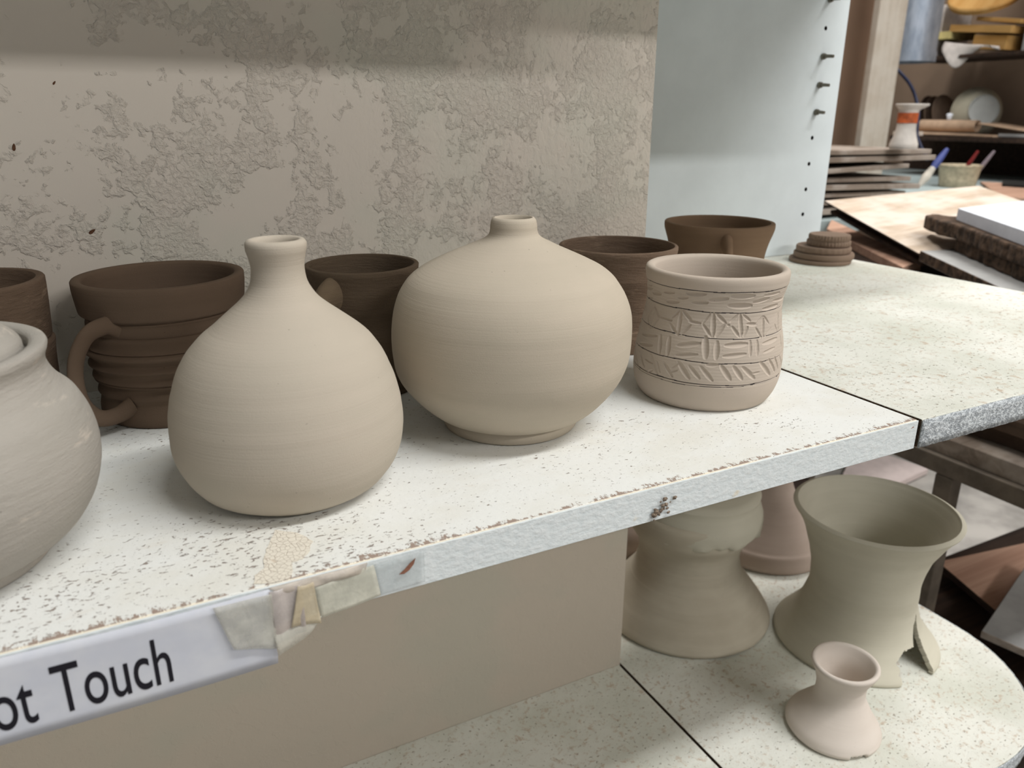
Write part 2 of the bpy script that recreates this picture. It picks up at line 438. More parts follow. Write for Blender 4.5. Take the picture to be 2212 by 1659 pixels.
def mm(P): return [(p[0]/1000, p[1]/1000, (p[2] if len(p) > 2 else 0)/1000) for p in P]
def pot(name, label, cat, P, rim, inner, xy, mat, z=0., group=None, func=None, seg=160, parent=None, k=4, kin=3, foot=None):
    loop = (mm(foot) if foot else []) + smooth_pts(mm(P), k) + [tuple(p) for p in mm(rim)] + smooth_pts(mm(inner), kin)
    o = revolve(name, loop, mat, (xy[0], xy[1], z+.0001), parent, seg, func=func)
    if label: tag(o, label, cat, group)
    return o
def wob(amp, s=0, n1=2, n2=5):
    return lambda i, a, r, z: (r*(1+amp*math.sin(n1*a+s)+amp*.5*math.sin(n2*a+s*2+z*30)), z)
pot('bottle_vase', 'pale clay bottle vase with a flared neck and pear-shaped body, in front', 'vase', BOTTLE,
    [(119.6,13.75,.3),(121.2,13.6,.3),(122.3,12.7,.3),(122.7,11.4,.3),(122.3,10.3,.3)],
    [(121,9.6,.3),(118,9,.3),(112,8.3,.2),(104,8.4,.1),(98,10.5,0),(92,16,-.4),(85,25,-.2),(76,35,-.5),(62,45,-1),(45,50,-1),(28,50.5,-1),(12,45,-1),(5,32,-1),(4,5,-1)],
    (-.3602, .0882), M_bottle, func=wob(.003, 1.))
ROUNDFOOT = [(0,38.4,-.6),(.5,39.6,-.7),(1.4,40.2,-.7),(4,40.6,-.6),(6.6,40.6,-.5),(7.4,40.2,-.4),(7.7,40.4,-.4),(7.75,42.4,-.3)]
ROUND = [(8.2,43.4,-.3),(9.4,45.8,-.2),(11.5,48.7,-.1),(14.8,52.6,-.2),(18.5,56.2,-.4),(22.5,59.7,-.6),(27,63.1,-.8),(32,66,-.8),(37,67.9,-.6),(42.2,69.0,-.2),(47.8,69.6,-.1),(53.2,69.8,0),(58.8,69.7,.1),(64.2,69.3,.3),(69.7,68.5,.4),(75.2,66.9,.3),(80.8,64.5,.1),(86.2,61,0),(89,58.7,.1),(91.8,55.5,.2),(94.5,51.5,.3),(97.2,46.4,.1),(100,40.5,.1),(102.8,34.2,.1),(105.5,27.9,.3),(108.2,21.9,.8),(110.4,17.2,.9),(112.6,14.4,1),(115,13.4,1),(117.6,13.2,1)]
pot('globe_vase', 'pale round clay vase with a tiny neck and a low foot ring', 'vase', ROUND,
    [(119.6,12.9,1),(121,12.5,1),(122.2,11.6,1),(122.4,10.6,1),(121.8,9.9,1)],
    [(120,9.4,1),(116,9,1),(111,10,1),(107,18,.6),(103,29,.3),(97,42,.2),(88,55,.1),(75,62.5,.2),(55,65.5,0),(35,62,-.5),(18,50,-.3),(10,36,-.3),(9,4,-.3)],
    (-.2250, .1135), M_round, func=wob(.0015, 2.), foot=ROUNDFOOT)

# carved cup -------------------------------------------------------------
CARVED = [(0,40.6,-1.4),(1,42,-1.4),(2.9,43.5,-1.5),(4.9,44.7,-1.4),(6.8,45.5,-1.3),(8.7,46.2,-1.3),(10.7,46.8,-1.2),(12.6,47.2,-1.0),(14.5,47.5,-.9),(16.5,47.8,-.8),(20.3,48,-.7),(24.2,48,-.6),(28,47.8,-.3),(31.9,47.5,-.2),(35.8,47.1,.1),(39.6,46.5,.2),(43.5,45.9,.1),(47.4,45,.1),(51.2,44.3,.1),(55.1,43.7,.3),(59,43.1,.4),(60.9,42.9,.5),(64.8,42.9,.6),(68.6,43,.7),(70.5,43.2,.8),(74.4,43.9,1.2),(76.4,44.3,1.2),(77.1,44.7,1.2),(79.5,45.0,1.2),(82.1,45.3,1.1)]
G = [(-61.5,69.7,-48.0,70.8,1.29),(-44.3,72.9,-33.3,73.8,1.09),(-21.6,74.9,-7.1,75.6,1.78),(-28.9,71.3,-20.9,72.1,1.29),(-40.4,67.4,-28.5,68.5,1.48),(-16.5,69.6,-4.6,70.2,1.68),(-3.6,71.8,10.2,73.3,1.68),(12.2,74.9,31.4,74.8,1.78),(12.2,69.0,31.1,68.6,1.98),(32.5,70.7,47.2,72.2,1.48),(40.9,74.6,60.1,74.6,1.09),(43.3,65.7,63.5,66.3,1.48),(54.4,70.1,78.4,68.8,1.19),(-73.5,73.0,-63.5,74.2,.99),(-71.6,65.0,-61.4,66.2,.69),
(-57.0,62.0,-55.2,47.7,.99),(-57.0,62.5,-64.2,53.6,.69),(-57.0,62.5,-46.8,55.8,.79),(-64.2,53.6,-56.3,47.5,.69),(-46.8,55.8,-53.2,48.1,.79),(-25.7,63.4,-25.1,48.2,1.48),(-26.5,63.8,-33.4,57.4,.89),(-24.5,64.0,-15.1,57.4,1.29),(-33.9,54.2,-25.3,48.2,1.19),(-15.7,55.6,-22.4,49.0,1.19),(1.1,63.9,2.7,49.9,1.58),(-1.2,64.2,-6.8,56.8,.89),(3.4,63.6,11.7,58.0,1.29),(-6.2,56.8,1.7,49.4,1.19),(10.6,57.5,4.9,50.0,1.48),(22.6,63.3,25.1,49.6,1.48),(20.7,63.8,15.1,58.9,.79),(25.0,63.2,32.3,58.9,.99),(16.5,56.3,23.6,49.6,1.19),(30.0,55.9,26.7,50.0,1.19),(45.0,61.0,45.5,47.7,1.29),(43.7,61.2,37.4,56.4,.69),(46.0,61.0,52.3,55.8,.79),(37.5,54.6,43.6,47.9,.99),(55.3,52.8,46.9,48.0,.69),(68.2,60.5,68.3,49.5,.89),(66.5,60.3,60.9,55.2,.49),(60.9,54.7,66.4,48.9,.49),
(-45.3,56.5,-33.0,56.1,1.19),(-17.6,57.6,-8.0,57.1,1.19),(29.3,57.4,38.2,56.6,1.38),(13.0,57.1,14.8,56.7,.99),
(-66.5,41.5,-44.5,44.6,1.29),(-66.7,35.1,-48.3,37.8,1.38),(-40.8,45.8,-38.7,34.6,1.68),(-31.7,46.4,-31.0,34.6,1.68),(-23.9,42.1,-6.3,45.3,1.78),(-23.9,36.1,-7.9,38.4,1.58),(-2.8,49.6,-1.5,36.6,2.08),(6.3,47.2,6.1,36.5,1.78),(12.4,44.8,29.8,45.5,1.78),(11.2,38.3,28.5,39.5,1.58),(32.6,47.3,32.5,37.9,1.19),(39.1,46.9,38.8,37.8,1.38),(44.8,44.3,63.7,45.3,1.48),(45.3,38.9,59.0,40.2,1.09),(71.7,46.2,72.3,37.8,.79),
(-70.7,27.1,-63.4,21.0,.79),(-61.2,29.0,-52.2,22.3,.79),(-53.0,27.6,-43.6,26.8,.69),(-46.8,31.9,-36.8,21.1,1.09),(-39.5,29.2,-34.9,22.9,.69),(-32.5,29.6,-23.9,22.2,1.19),(-21.1,32.6,-11.0,22.8,1.68),(-12.4,31.0,-3.5,23.6,1.38),(-4.0,31.4,5.8,22.8,1.48),(10.5,32.7,18.8,23.5,1.68),(19.7,32.2,27.8,23.6,1.58),(27.0,31.5,38.4,23.2,1.58),(42.1,33.4,54.9,23.2,1.68),(51.6,34.0,62.0,24.2,1.29),(59.5,34.1,67.7,25.0,.99),(69.2,33.2,79.2,23.8,.59),(-25.6,27.6,-19.3,31.9,.89),(-25.5,24.8,-20.7,27.0,.79),(0.0,32.6,8.3,33.0,1.48),(-48.9,19.7,-42.4,22.8,.79),(36.2,26.7,42.3,27.0,.89)]
def carved_cup():
    # the band of carving goes on round the back in the same rhythm
    g = list(G)
    for sh in (140, 250):
        for q in G:
            if -62 < q[0] < 62 and (q[0]+sh) < 292-8 and q[2]+sh > 78: g.append((q[0]+sh, q[1], q[2]+sh, q[3], q[4]))
    face = math.radians(-132.26)
    seg = 720
    outer = [p for p in smooth_pts(mm(CARVED), 3)]
    # resample the outer wall evenly
    zz = np.array([p[0] for p in outer]); rr = np.array([p[1] for p in outer]); oo = np.array([p[2] for p in outer])
    Z = np.concatenate([[0, .0006, .0014, .0025, .004, .0065, .009, .012, .015], np.arange(.0175, .0786, .00026), [.0795, .081, .0822]])
    R = np.interp(Z, zz, rr); O = np.interp(Z, zz, oo)
    th = (np.arange(seg)*2*PI/seg)
    rel = np.degrees((th-face+PI) % (2*PI)-PI)
    Ddis = np.zeros((len(Z), seg))
    rnd = np.random.RandomState(5)
    zmm = Z*1000
    for (a0, z0, a1, z1, w) in g:
        r = 45.
        am = (a0+a1)/2
        dA = (rel-am+180) % 360-180
        s = np.radians(dA)*r
        sel = np.abs(s) < 14
        S, ZZ = np.meshgrid(s[sel], zmm)
        p0 = np.array([math.radians(a0-am)*r, z0]); p1 = np.array([math.radians(a1-am)*r, z1])
        d = p1-p0; L = np.linalg.norm(d); d /= L; nrm = np.array([-d[1], d[0]])
        u = (S-p0[0])*d[0]+(ZZ-p0[1])*d[1]; v = (S-p0[0])*nrm[0]+(ZZ-p0[1])*nrm[1]
        t = np.clip(u/L, 0, 1); over = np.maximum(np.maximum(-u, u-L), 0)
        prof = np.clip(np.sin(PI*np.clip(t*.90+.05, 0, 1)), 0, 1)**.42
        hw = w*.98*(prof*.9+.1); q = np.sqrt(v*v+over*over*1.5)/hw
        depth = .30+.38*w*prof
        cut = -depth*np.clip(1-q**2, 0, 1)**.8
        lip = .12*np.exp(-((q-1.15)/.14)**2)
        Ddis[:, sel] = np.where(cut < 0, np.minimum(Ddis[:, sel], cut), Ddis[:, sel]+lip*(Ddis[:, sel] >= 0))
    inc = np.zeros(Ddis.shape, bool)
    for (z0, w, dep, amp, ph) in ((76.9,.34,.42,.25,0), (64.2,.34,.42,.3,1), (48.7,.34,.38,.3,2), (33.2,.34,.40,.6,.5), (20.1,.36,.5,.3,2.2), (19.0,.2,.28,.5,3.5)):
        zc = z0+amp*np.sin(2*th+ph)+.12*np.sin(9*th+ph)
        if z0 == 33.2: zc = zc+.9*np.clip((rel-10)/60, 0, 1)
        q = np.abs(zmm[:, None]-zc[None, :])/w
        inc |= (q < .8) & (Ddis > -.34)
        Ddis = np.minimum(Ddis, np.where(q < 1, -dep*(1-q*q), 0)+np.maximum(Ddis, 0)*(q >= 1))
    Ddis += .03*np.sin(zmm[:, None]*3.1+2*th[None, :])
    lx, ly = .74015, -.67244
    V = []
    def ring(Rv, Ov, Zv):
        for k in range(seg): V.append((Ov*lx+Rv[k]*math.cos(th[k]), Ov*ly+Rv[k]*math.sin(th[k]), Zv))
    for i in range(len(Z)): ring(R[i]+Ddis[i]/1000, O[i], Z[i])
    rest = [(83.6,45.2,1.1),(84.8,44.8,1.1),(85.5,43.9,1.1),(85.8,42.9,1.1),(85.6,41.6,1.2),(85,40.4,1.3),(84,39.5,1.3),(82,38.9,1.3),(78,38.4,1.3),(72,38.1,1),(64,38.3,.7),(55,39.2,.3),(45,41,.1),(35,42.3,0),(25,43,-.5),(15,42.5,-.8),(9,40,-1),(6.5,34,-1),(6,20,-1),(6,2,-1)]
    rest2 = smooth_pts(mm(rest), 2)
    for p in rest2: ring([p[1]]*seg, p[2], p[0])
    n = len(Z)+len(rest2)
    F = [(i*seg+k, i*seg+(k+1) % seg, (i+1)*seg+(k+1) % seg, (i+1)*seg+k) for i in range(n-1) for k in range(seg)]
    F.append(tuple(range(seg))[::-1]); F.append(tuple((n-1)*seg+k for k in range(seg)))
    o = mesh('carved_cup', V, F, M_carved, (-.0829, .1027, .0001), sharp=55)
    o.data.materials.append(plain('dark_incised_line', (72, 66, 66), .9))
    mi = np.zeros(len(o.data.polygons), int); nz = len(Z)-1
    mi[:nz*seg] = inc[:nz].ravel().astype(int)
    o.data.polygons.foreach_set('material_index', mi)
    tag(o, 'pale clay cup carved with bands of dashes, diamonds, basketweave and slanting cuts', 'cup')
carved_cup()

# dark mugs ----------------------------------------------------------------
def mug_loop(outer, rim_r, rim_z, wall, floor=5.0, rimw=None, k=4):
    """closed mug profile in mm: outer list, then rounded rim, then inside"""
    w = wall
    rim = [(rim_z-1.0, rim_r, 0), (rim_z-.3, rim_r-.5, 0), (rim_z, rim_r-w*.45, 0), (rim_z-.3, rim_r-w*.85, 0), (rim_z-1.6, rim_r-w, 0)]
    return rim
def mug(name, label, outer, rim_r, rim_z, wall, xy, mat, handle=None, group=None, ang=None, k=4, func=None, seg=144):
    t = empty(name, (xy[0], xy[1], .0001)); tag(t, label, 'mug', group)
    rim = mug_loop(outer, rim_r, rim_z, wall)
    inner = [(rim_z-1.6, rim_r-wall, 0), (rim_z*.75, rim_r-wall*1.1, 0), (rim_z*.4, outer[len(outer)//3][1]-wall, 0), (12, outer[1][1]-wall, 0), (6.5, outer[1][1]-wall*2, 0), (6, 3, 0)]
    loop = smooth_pts(mm(outer), k)+mm(rim)+smooth_pts(mm(inner), 3)[1:]
    revolve('body', loop, mat, (0, 0, 0), t, seg, func=func)
    if handle:
        pts, rad, flat, hm = handle
        c, s = math.cos(math.radians(ang)), math.sin(math.radians(ang))
        P = [(xy[0]+p[0]/1000*c-p[2]/1000*s, xy[1]+p[0]/1000*s+p[2]/1000*c, p[1]/1000) for p in [(q+(0,))[:3] for q in pts]]
        tube('handle', P, [r/1000 for r in rad], hm, t, 20, flat, 8, up_hint=(c*.0-s, s*.0+c, 0))
    return t
RIB = [(0,42,0),(1.5,43.2),(5,43.6),(9,43.3),(12,42.6),(14.5,42.3),(16.5,43.2),(17.5,43.6),(19,43.2),(22,42.2),(24.2,42.6),(25.2,44.6),(26.2,44.2),(27,45.2),(28.6,44.6),(30.5,43.6),(33,44.8),(34.6,46.4),(36,45.6),(38,44.0),(40,45.2),(42,47.4),(43.6,47.7),(45.2,45.6),(46,46.4),(47.2,45.0),(50,44.6),(53.5,44.9),(54.8,43.8),(56,44.4),(59,44.4),(61.5,43.9),(62.6,44.3),(63.6,44.0),(64.4,45.6),(65.4,46.9),(68,47.4),(74,48.1),(79,48.6)]
mug('ribbed_mug', 'dark brown ribbed mug with a plain rim band and loop handle, behind the bottle vase', RIB, 48.6, 84.4, 6.0, (-.4026, .2360), M_dark,
    ([(41,62.5,5),(48,64,3),(59,61,1),(67.5,50,0),(70.5,36,0),(68,22,0),(60,12.5,1),(50,11,3),(41,14,6)], [7.5,5.2,4.9,4.8,4.7,4.7,4.7,5.0,6.5], .62, M_dark), ang=-137.5, k=3)
M_dark2b = clay('tan_handle_clay', (140, 122, 98), (112, 95, 78), ring=80, bumpd=.0008, coarse=.8)
MID = [(0,33),(2,34),(6,35),(20,36),(40,36.3),(55,36),(68,35.6),(76,36),(80,36.9)]
mug('gritty_mug', 'dark gritty mug with a stub of handle seen between the two vases', MID, 37.3, 84.2, 3.6, (-.2816, .2185), M_dark2,
    ([(30,69,0),(37,70,0),(46,66,0),(53,56,0),(54,44,0),(46,31,0),(33,25,0)], [14,11,9.2,8,7,6.8,9], .62, M_dark2b), ang=-139, func=wob(.006, .3))
RB1 = [(0,39),(1.5,40),(8,41.2),(18,41),(28,41.5),(38,42.2),(48,43),(57,43.8),(66,44.9),(73,46),(77,46.6)]
mug('banded_mug', 'brown mug with pale horizontal bands, half hidden behind the carved cup', RB1, 46.6, 80.2, 3.2, (-.0695, .2300), M_dark3, func=wob(.003, 2))
RB2 = [(0,38),(1.5,39.5),(10,40.5),(25,41.5),(40,42.5),(50,43.4),(58,44.6),(66,46.6),(72,48.6),(77,50.1),(80,50.4)]
mug('flared_mug', 'smooth brown flared mug in front of the drilled white panel', RB2, 50.3, 83.2, 4.6, (.0830, .2853), M_dark4,
    ([(43,71,0),(50,70.5,0),(60,64,0),(66,52,0),(65,38,0),(56,25,0),(41,20,0)], [10,6.8,5.6,5.4,5.4,5.6,8], .7, M_dark4), ang=-123, func=wob(.002, 1))
FL = [(0,36),(2,37.5),(10,38.6),(22,39.6),(36,40),(46,40.6),(51,41.2),(54,41.4),(55.4,39.6),(57,40.4),(66,41),(76,41.6),(85,42)]
mug('streaky_mug', 'brown streaky mug at the left edge, behind the lidded jar', FL, 42, 90, 5.2, (-.5042, .2310), M_dark3, func=wob(.003, 1))

# lidded jar ----------------------------------------------------------------
def jar():
    xy = (-.512, .0792)
    t = empty('lidded_jar', (xy[0], xy[1], .0001)); tag(t, 'grey clay lidded jar with a round belly, cut off by the left edge', 'jar')
    O = [(0,42),(1,43.6),(3.5,44.2),(6,45.2),(7,47.4),(10.4,53.0),(15.1,58.2),(19.9,61.7),(24.6,64.3),(29.3,66.1),(34,67.4),(38.7,68.3),(43.4,68.6),(48.1,68.5),(52.9,67.8),(57.6,66.6),(62.3,64.8),(66,63),(68.5,60.9),(70,59.4),(73,57.2),(77,55.2),(81,54.2),(84,54.6),(86.5,55.6)]
    rim = [(88.6,56.1,0),(89.7,55.6,0),(90.1,54,0),(90,51.5,0),(89.4,49.8,0),(88.2,49,0),(84.2,48.6,0),(83.6,47.6,0),(83.4,45.2,0)]
    inner = [(82,44.6),(76,47),(66,56),(50,63),(34,62),(18,53),(10,40),(7,20),(7,2)]
    loop = smooth_pts(mm(O), 3)+mm(rim)+smooth_pts(mm(inner), 3)
    revolve('body', loop, M_jar, (0, 0, 0), t, 160, func=wob(.0015, 1))
    lid = [(84.0,40,0),(84.0,46.8,0),(86,47.4,0),(89,47.2,0),(90.6,46.6,0)]
    dome = [(90.6,46.6),(93,44.5),(96.5,39.5),(99.8,32),(102,24),(103.2,16),(103.8,10),(105.5,8.2),(109,8.5),(113,11.5),(116,12.4),(119,10.4),(120.5,5),(120.8,.6)]
    l = revolve('lid', mm(lid)+smooth_pts(mm(dome), 3)[1:], M_jar, (0, 0, 0), t, 128)
    l['label'] = 'domed clay lid sunk in the jar mouth'
jar()

# clay discs ------------------------------------------------------------------
def disc(r, h, scal, amp):
    seg = 144
    rings = [(0, r-.8), (.25*h, r), (.5*h, r+.1), (.8*h, r), (h, r-.9), (h-.3, r-2.6)]
    V = []; F = []
    for i, (z, rr) in enumerate(rings):
        for k in range(seg):
            a = 2*PI*k/seg; q = rr
            if scal and 0 < i < 5: q += amp*math.sin(scal*a)
            V.append((q*math.cos(a)/1000, q*math.sin(a)/1000, z/1000))
    n = len(rings)
    for i in range(n-1):
        for k in range(seg): F.append((i*seg+k, i*seg+(k+1) % seg, (i+1)*seg+(k+1) % seg, (i+1)*seg+k))
    F.append(tuple(range(seg))[::-1]); F.append(tuple((n-1)*seg+k for k in range(seg)))
    return V, F
zc = 0.0002
dc = [('lowest', 'thin plain', 37.5, 5.2, 0, 0, (-.0018, .0012)), ('second from the bottom', 'plain', 36.5, 7.4, 0, 0, (.0016, -.0006)), ('middle', 'rough-edged', 33, 7.6, 28, .25, (.0012, .0004)), ('second from the top', 'notched', 26.2, 7.0, 40, .45, (.0064, -.002)), ('topmost', 'notched', 24.8, 7.0, 40, .45, (.0052, -.0034))]
for pos_, look, r, h, sc_, am_, off in dc:
    V, F = disc(r, h, sc_, am_)
    o = mesh('clay_disc', V, F, M_coaster, (.3815+off[0], .4215+off[1]-.002, zc), sharp=40)
    o.rotation_euler = (0, 0, random.random()*3)
    tag(o, '%s brown clay disc, %s of the small stack on the end board' % (look, pos_), 'clay disc', 'small clay discs stacked at the end of the shelf')
    zc += h/1000+.0002

# ------------------------------------------------------------------ label, tape and sticker on the shelf edge
def paper():
    n = NT('printed_label_paper'); n.b.inputs['Roughness'].default_value = .6
    f = n.noise(n.pos((60, 60, 60)), 1, 4, .6); n.color(n.mix(n.step(f, .35, .7), srgb(196, 199, 208), srgb(204, 206, 212)))
    n.normal(n.bump(n.noise(n.pos((25, 25, 40)), 1, 3, .5), .0006)); return n.m
M_paper = paper(); M_ink = plain('black_ink', (22, 20, 30), .5, var=.05)
def label_strip():
    t = empty('paper_label', (-.47, -.0012, -.0365)); tag(t, 'long white paper label lettered Do Not Touch, taped along the shelf edge', 'label')
    V = []; F = []; nx = 90; nz = 8
    x0, x1 = -.62, -.3918
    for i in range(nx+1):
        x = x0+(x1-x0)*i/nx
        for j in range(nz+1):
            z = -.0352-.0006*math.sin(x*40)+(.0352-.0004)*j/nz+.0000
            y = -.0013-.0005*(1-j/nz)**2*(1+.5*math.sin(x*33))
            if i == nx: x_ = x+.0003*math.sin(j*1.7)
            else: x_ = x
            V.append((x_, y, z))
    for i in range(nx):
        for j in range(nz): F.append((i*(nz+1)+j, (i+1)*(nz+1)+j, (i+1)*(nz+1)+j+1, i*(nz+1)+j+1))
    o = mesh('paper', [Vector(v)-t.location for v in V], F, M_paper, (0, 0, 0), t)
    s = o.modifiers.new('s', 'SOLIDIFY'); s.thickness = .00018; s.offset = -1
    # lettering
    cu = bpy.data.curves.new('txt', 'FONT'); cu.body = 'Do Not Touch'; cu.size = 1; cu.extrude = 0; cu.resolution_u = 6; cu.space_word = 1.35; cu.offset = .004
    to = bpy.data.objects.new('txt', cu); COL.objects.link(to); bpy.context.view_layer.update()
    me = bpy.data.meshes.new_from_object(to.evaluated_get(bpy.context.evaluated_depsgraph_get()))
    bpy.data.objects.remove(to)
    co = np.array([v.co[:] for v in me.vertices])
    # split at the last word using the capital T position
    xs = co[:, 0]; H0 = .0
    cap = co[:, 1].max(); 
    # x range of "Touch": measured on its own
    def width(txt):
        c2 = bpy.data.curves.new('w', 'FONT'); c2.body = txt; c2.size = 1; c2.space_word = 1.35; c2.offset = .004; c2.resolution_u = 2
        o2 = bpy.data.objects.new('w', c2); COL.objects.link(o2); bpy.context.view_layer.update()
        m2 = bpy.data.meshes.new_from_object(o2.evaluated_get(bpy.context.evaluated_depsgraph_get())); bpy.data.objects.remove(o2)
        c = np.array([v.co[:] for v in m2.vertices]); return c[:, 0].min(), c[:, 0].max(), c[:, 1].max()
    a, b, ch = width('Touch'); capT = width('T')[2]
    sx = .0388/(b-a); sz = .0203/capT
    xr = co[:, 0].max()
    V = []
    for v in co:
        x = -.4305+(v[0]-xr)*sx; z = -.0291+v[1]*sz
        j = (z+.0352)/(.0352-.0004)
        y = -.0013-.0005*(1-j)**2*(1+.5*math.sin(x*33))-.00022
        V.append(Vector((x, y, z))-t.location)
    lt = mesh('lettering', V, [tuple(p.vertices) for p in me.polygons], M_ink, (0, 0, 0), t, smooth=False)
    lt['label'] = 'black printed letters reading Do Not Touch'
label_strip()
def mat_tape(name, c, alpha, rough=.25):
    n = NT(name); n.b.inputs['Roughness'].default_value = rough; n.b.inputs['Specular IOR Level'].default_value = .5
    f = n.noise(n.pos((120, 120, 120)), 1, 4, .6)
    n.color(n.mix(n.step(f, .35, .7), srgb(*c), srgb(*[min(255, v+14) for v in c])))
    n.put(n.b.inputs['Alpha'], n.step(f, .3, .8, alpha*.85, min(1, alpha*1.15)))
    n.normal(n.bump(n.noise(n.pos((180, 180, 90), (0, .4, 0)), 1, 4, .6, .8), .0004)); return n.m
M_tA = mat_tape('clear_tape_grey', (200, 198, 186), .42); M_tB = mat_tape('aged_tape_yellow', (206, 192, 162), .6)
M_tC = mat_tape('cloudy_tape', (212, 210, 194), .62); M_tD = mat_tape('aged_tape_mauve', (192, 182, 176), .6)
def patch(name, label, quad, mat, yfun, nu=14, nv=10, thick=.00012, grp='strips of old tape on the shelf edge'):
    """thin sheet spanning four (x, z) corners (left-top, right-top, right-bottom, left-bottom)"""
    a, b, c, d = [np.array(q, float) for q in quad]; V = []; F = []
    for i in range(nu+1):
        u = i/nu
        for j in range(nv+1):
            v = j/nv; p = (a*(1-u)+b*u)*(1-v)+(d*(1-u)+c*u)*v
            V.append(Vector((p[0], yfun(u, v), p[1])))
    for i in range(nu):
        for j in range(nv): F.append((i*(nv+1)+j, (i+1)*(nv+1)+j, (i+1)*(nv+1)+j+1, i*(nv+1)+j+1))
    base = V[nv].copy()
    o = mesh(name, [p-base for p in V], F, mat, base, None)
    s = o.modifiers.new('s', 'SOLIDIFY'); s.thickness = thick; s.offset = -1
    return tag(o, label, 'tape', grp)
def yA(u, v): return -.0018-.0004*math.sin(u*9)*math.sin(v*7)-.0004*v
patch('clear_tape', 'greyish clear tape over the right end of the paper label', [(-.4135, -.0012), (-.3915, -.0016), (-.3915, -.0268), (-.4080, -.0215)], M_tA, lambda u, v: -.0030-.0006*v-.0003*math.sin(u*9)*math.sin(v*7))
patch('clear_tape', 'mauve strip of tape bunched beside the end of the label', [(-.3925, -.0010), (-.3800, -.0012), (-.3795, -.0230), (-.3922, -.0260)], M_tD, lambda u, v: -.0022-.0010*math.sin(v*3)-.0004*math.sin(u*8))
patch('clear_tape', 'narrow yellowed tape strip in the middle of the taped patch', [(-.3815, -.0008), (-.3750, -.0010), (-.3735, -.0205), (-.3855, -.0190)], M_tB, lambda u, v: -.0036-.0006*math.sin(u*4+v*3))
patch('clear_tape', 'cloudy white tape lying flat right of the yellowed strip', [(-.3745, -.0050), (-.3495, -.0012), (-.3470, -.0172), (-.3730, -.0200)], M_tC, lambda u, v: -.0014-.0003*math.sin(u*7+v*4))
patch('clear_tape', 'loose curl of tape hanging below the shelf edge at the label end', [(-.3925, -.0205), (-.3725, -.0185), (-.3800, -.0262), (-.3915, -.0300)], M_tA, lambda u, v: -.0030-.0025*math.sin(v*2.6)*(1-.5*u)+.001*u, 18, 14)
patch('clear_tape', 'crumpled tape ridge folded over the top edge right of the label', [(-.3925, .0002), (-.3520, .0004), (-.3535, -.0042), (-.3860, -.0052)], mat_tape('creased_tape_brown', (210, 198, 184), .5), lambda u, v: -.0013-.0012*abs(math.sin(u*6+.5))*math.sin(v*3), 30, 8)
patch('clear_tape', 'nearly clear tape piece around the red-brown spot on the shelf edge', [(-.3495, -.0014), (-.3270, -.0010), (-.3270, -.0165), (-.3470, -.0172)], mat_tape('thin_clear_tape', (206, 212, 212), .35), lambda u, v: -.0012)
# sliver of brown clay on the edge
def blob(name, label, cat, pts, mat, base, thick, nrm='y', group=None):
    V = [Vector(p) for p in pts]; n = len(V)
    off = Vector((0, -thick, 0)) if nrm == 'y' else Vector((0, 0, thick))
    b = Vector(base); vs = [v-b for v in V]+[v+off-b for v in V]
    c = sum(V, Vector())/n+off*1.35
    vs.append(c-b)
    F = [tuple(range(n))]+[(i, (i+1) % n, n+(i+1) % n, n+i) for i in range(n)]+[(n+i, n+(i+1) % n, 2*n) for i in range(n)]
    o = mesh(name, vs, F, mat, b, None, sharp=60)
    return tag(o, label, cat, group)
M_redclay = plain('dried_red_clay', (150, 104, 84), .9, var=.2, scale=300)
blob('clay_smear', 'small red-brown clay smear on the shelf edge right of the tape', 'clay smear', [(-.3386,-.0012,-.0092),(-.3362,-.0012,-.0076),(-.3336,-.0012,-.0052),(-.3310,-.0012,-.0034),(-.3318,-.0012,-.0060),(-.3340,-.0012,-.0084),(-.3364,-.0012,-.0096)], M_redclay, (-.3386,-.0012,-.0092), .0003)
rnd = random.Random(11)
M_crumb = plain('crusted_clay', (138, 122, 106), .95, var=.3, scale=500, bumpd=.001)
def crust():
    V = []; F = []
    base = Vector((-.197, -.0010, -.0150))
    for _ in range(26):
        x = -.198+rnd.gauss(0, .0028); z = -.0125+rnd.gauss(0, .0022)-.4*(x+.198)*-1; s = .0004+rnd.random()*.0009
        b = len(V)
        c = Vector((x, -.0009, z))-base
        ring = [c+Vector((s*math.cos(a)*(1+.6*rnd.random()), 0, s*.8*math.sin(a)*(1+.6*rnd.random()))) for a in np.linspace(0, 2*PI, 7)[:-1]]
        V += ring+[c+Vector((0, -s*.8, 0))]
        F.append(tuple(range(b, b+6)))
        for i in range(6): F.append((b+i, b+(i+1) % 6, b+6))
    tag(mesh('clay_crust', V, F, M_crumb, base, None, smooth=False), 'crumbly patch of dried clay on the front edge of the long shelf', 'clay crust')
crust()
def sticker():
    n = NT('torn_sticker_paper'); n.b.inputs['Roughness'].default_value = .6
    v = n.voro(n.pos((1, 1, 1)), 420, 'DISTANCE_TO_EDGE'); cr = n.step(v, .0, .035)
    n.color(n.mix(cr, srgb(206, 192, 174), srgb(224, 217, 202)))
    n.normal(n.bump(cr, .0002))
    px = [(595,1145),(612,1148),(640,1152),(662,1162),(675,1170),(668,1190),(655,1208),(630,1216),(634,1232),(625,1250),(590,1262),(548,1262),(551,1244),(570,1228),(568,1210),(576,1188),(582,1172)]
    P = [at(p[0], p[1], 2, 0) for p in px]
    # jagged outline
    Q = []
    for a, b in zip(P, P[1:]+P[:1]):
        for k in range(3):
            q = a.lerp(b, k/3); Q.append((q.x+(rnd.random()-.5)*.0008, q.y+(rnd.random()-.5)*.0008))
    Q = [(x, max(y, .0016)) for x, y in Q]
    o = prism('torn_sticker', Q, .0001, .00032, n.m)
    tag(o, 'torn cream paper sticker remnant on the shelf top in front of the bottle vase', 'sticker')
sticker()

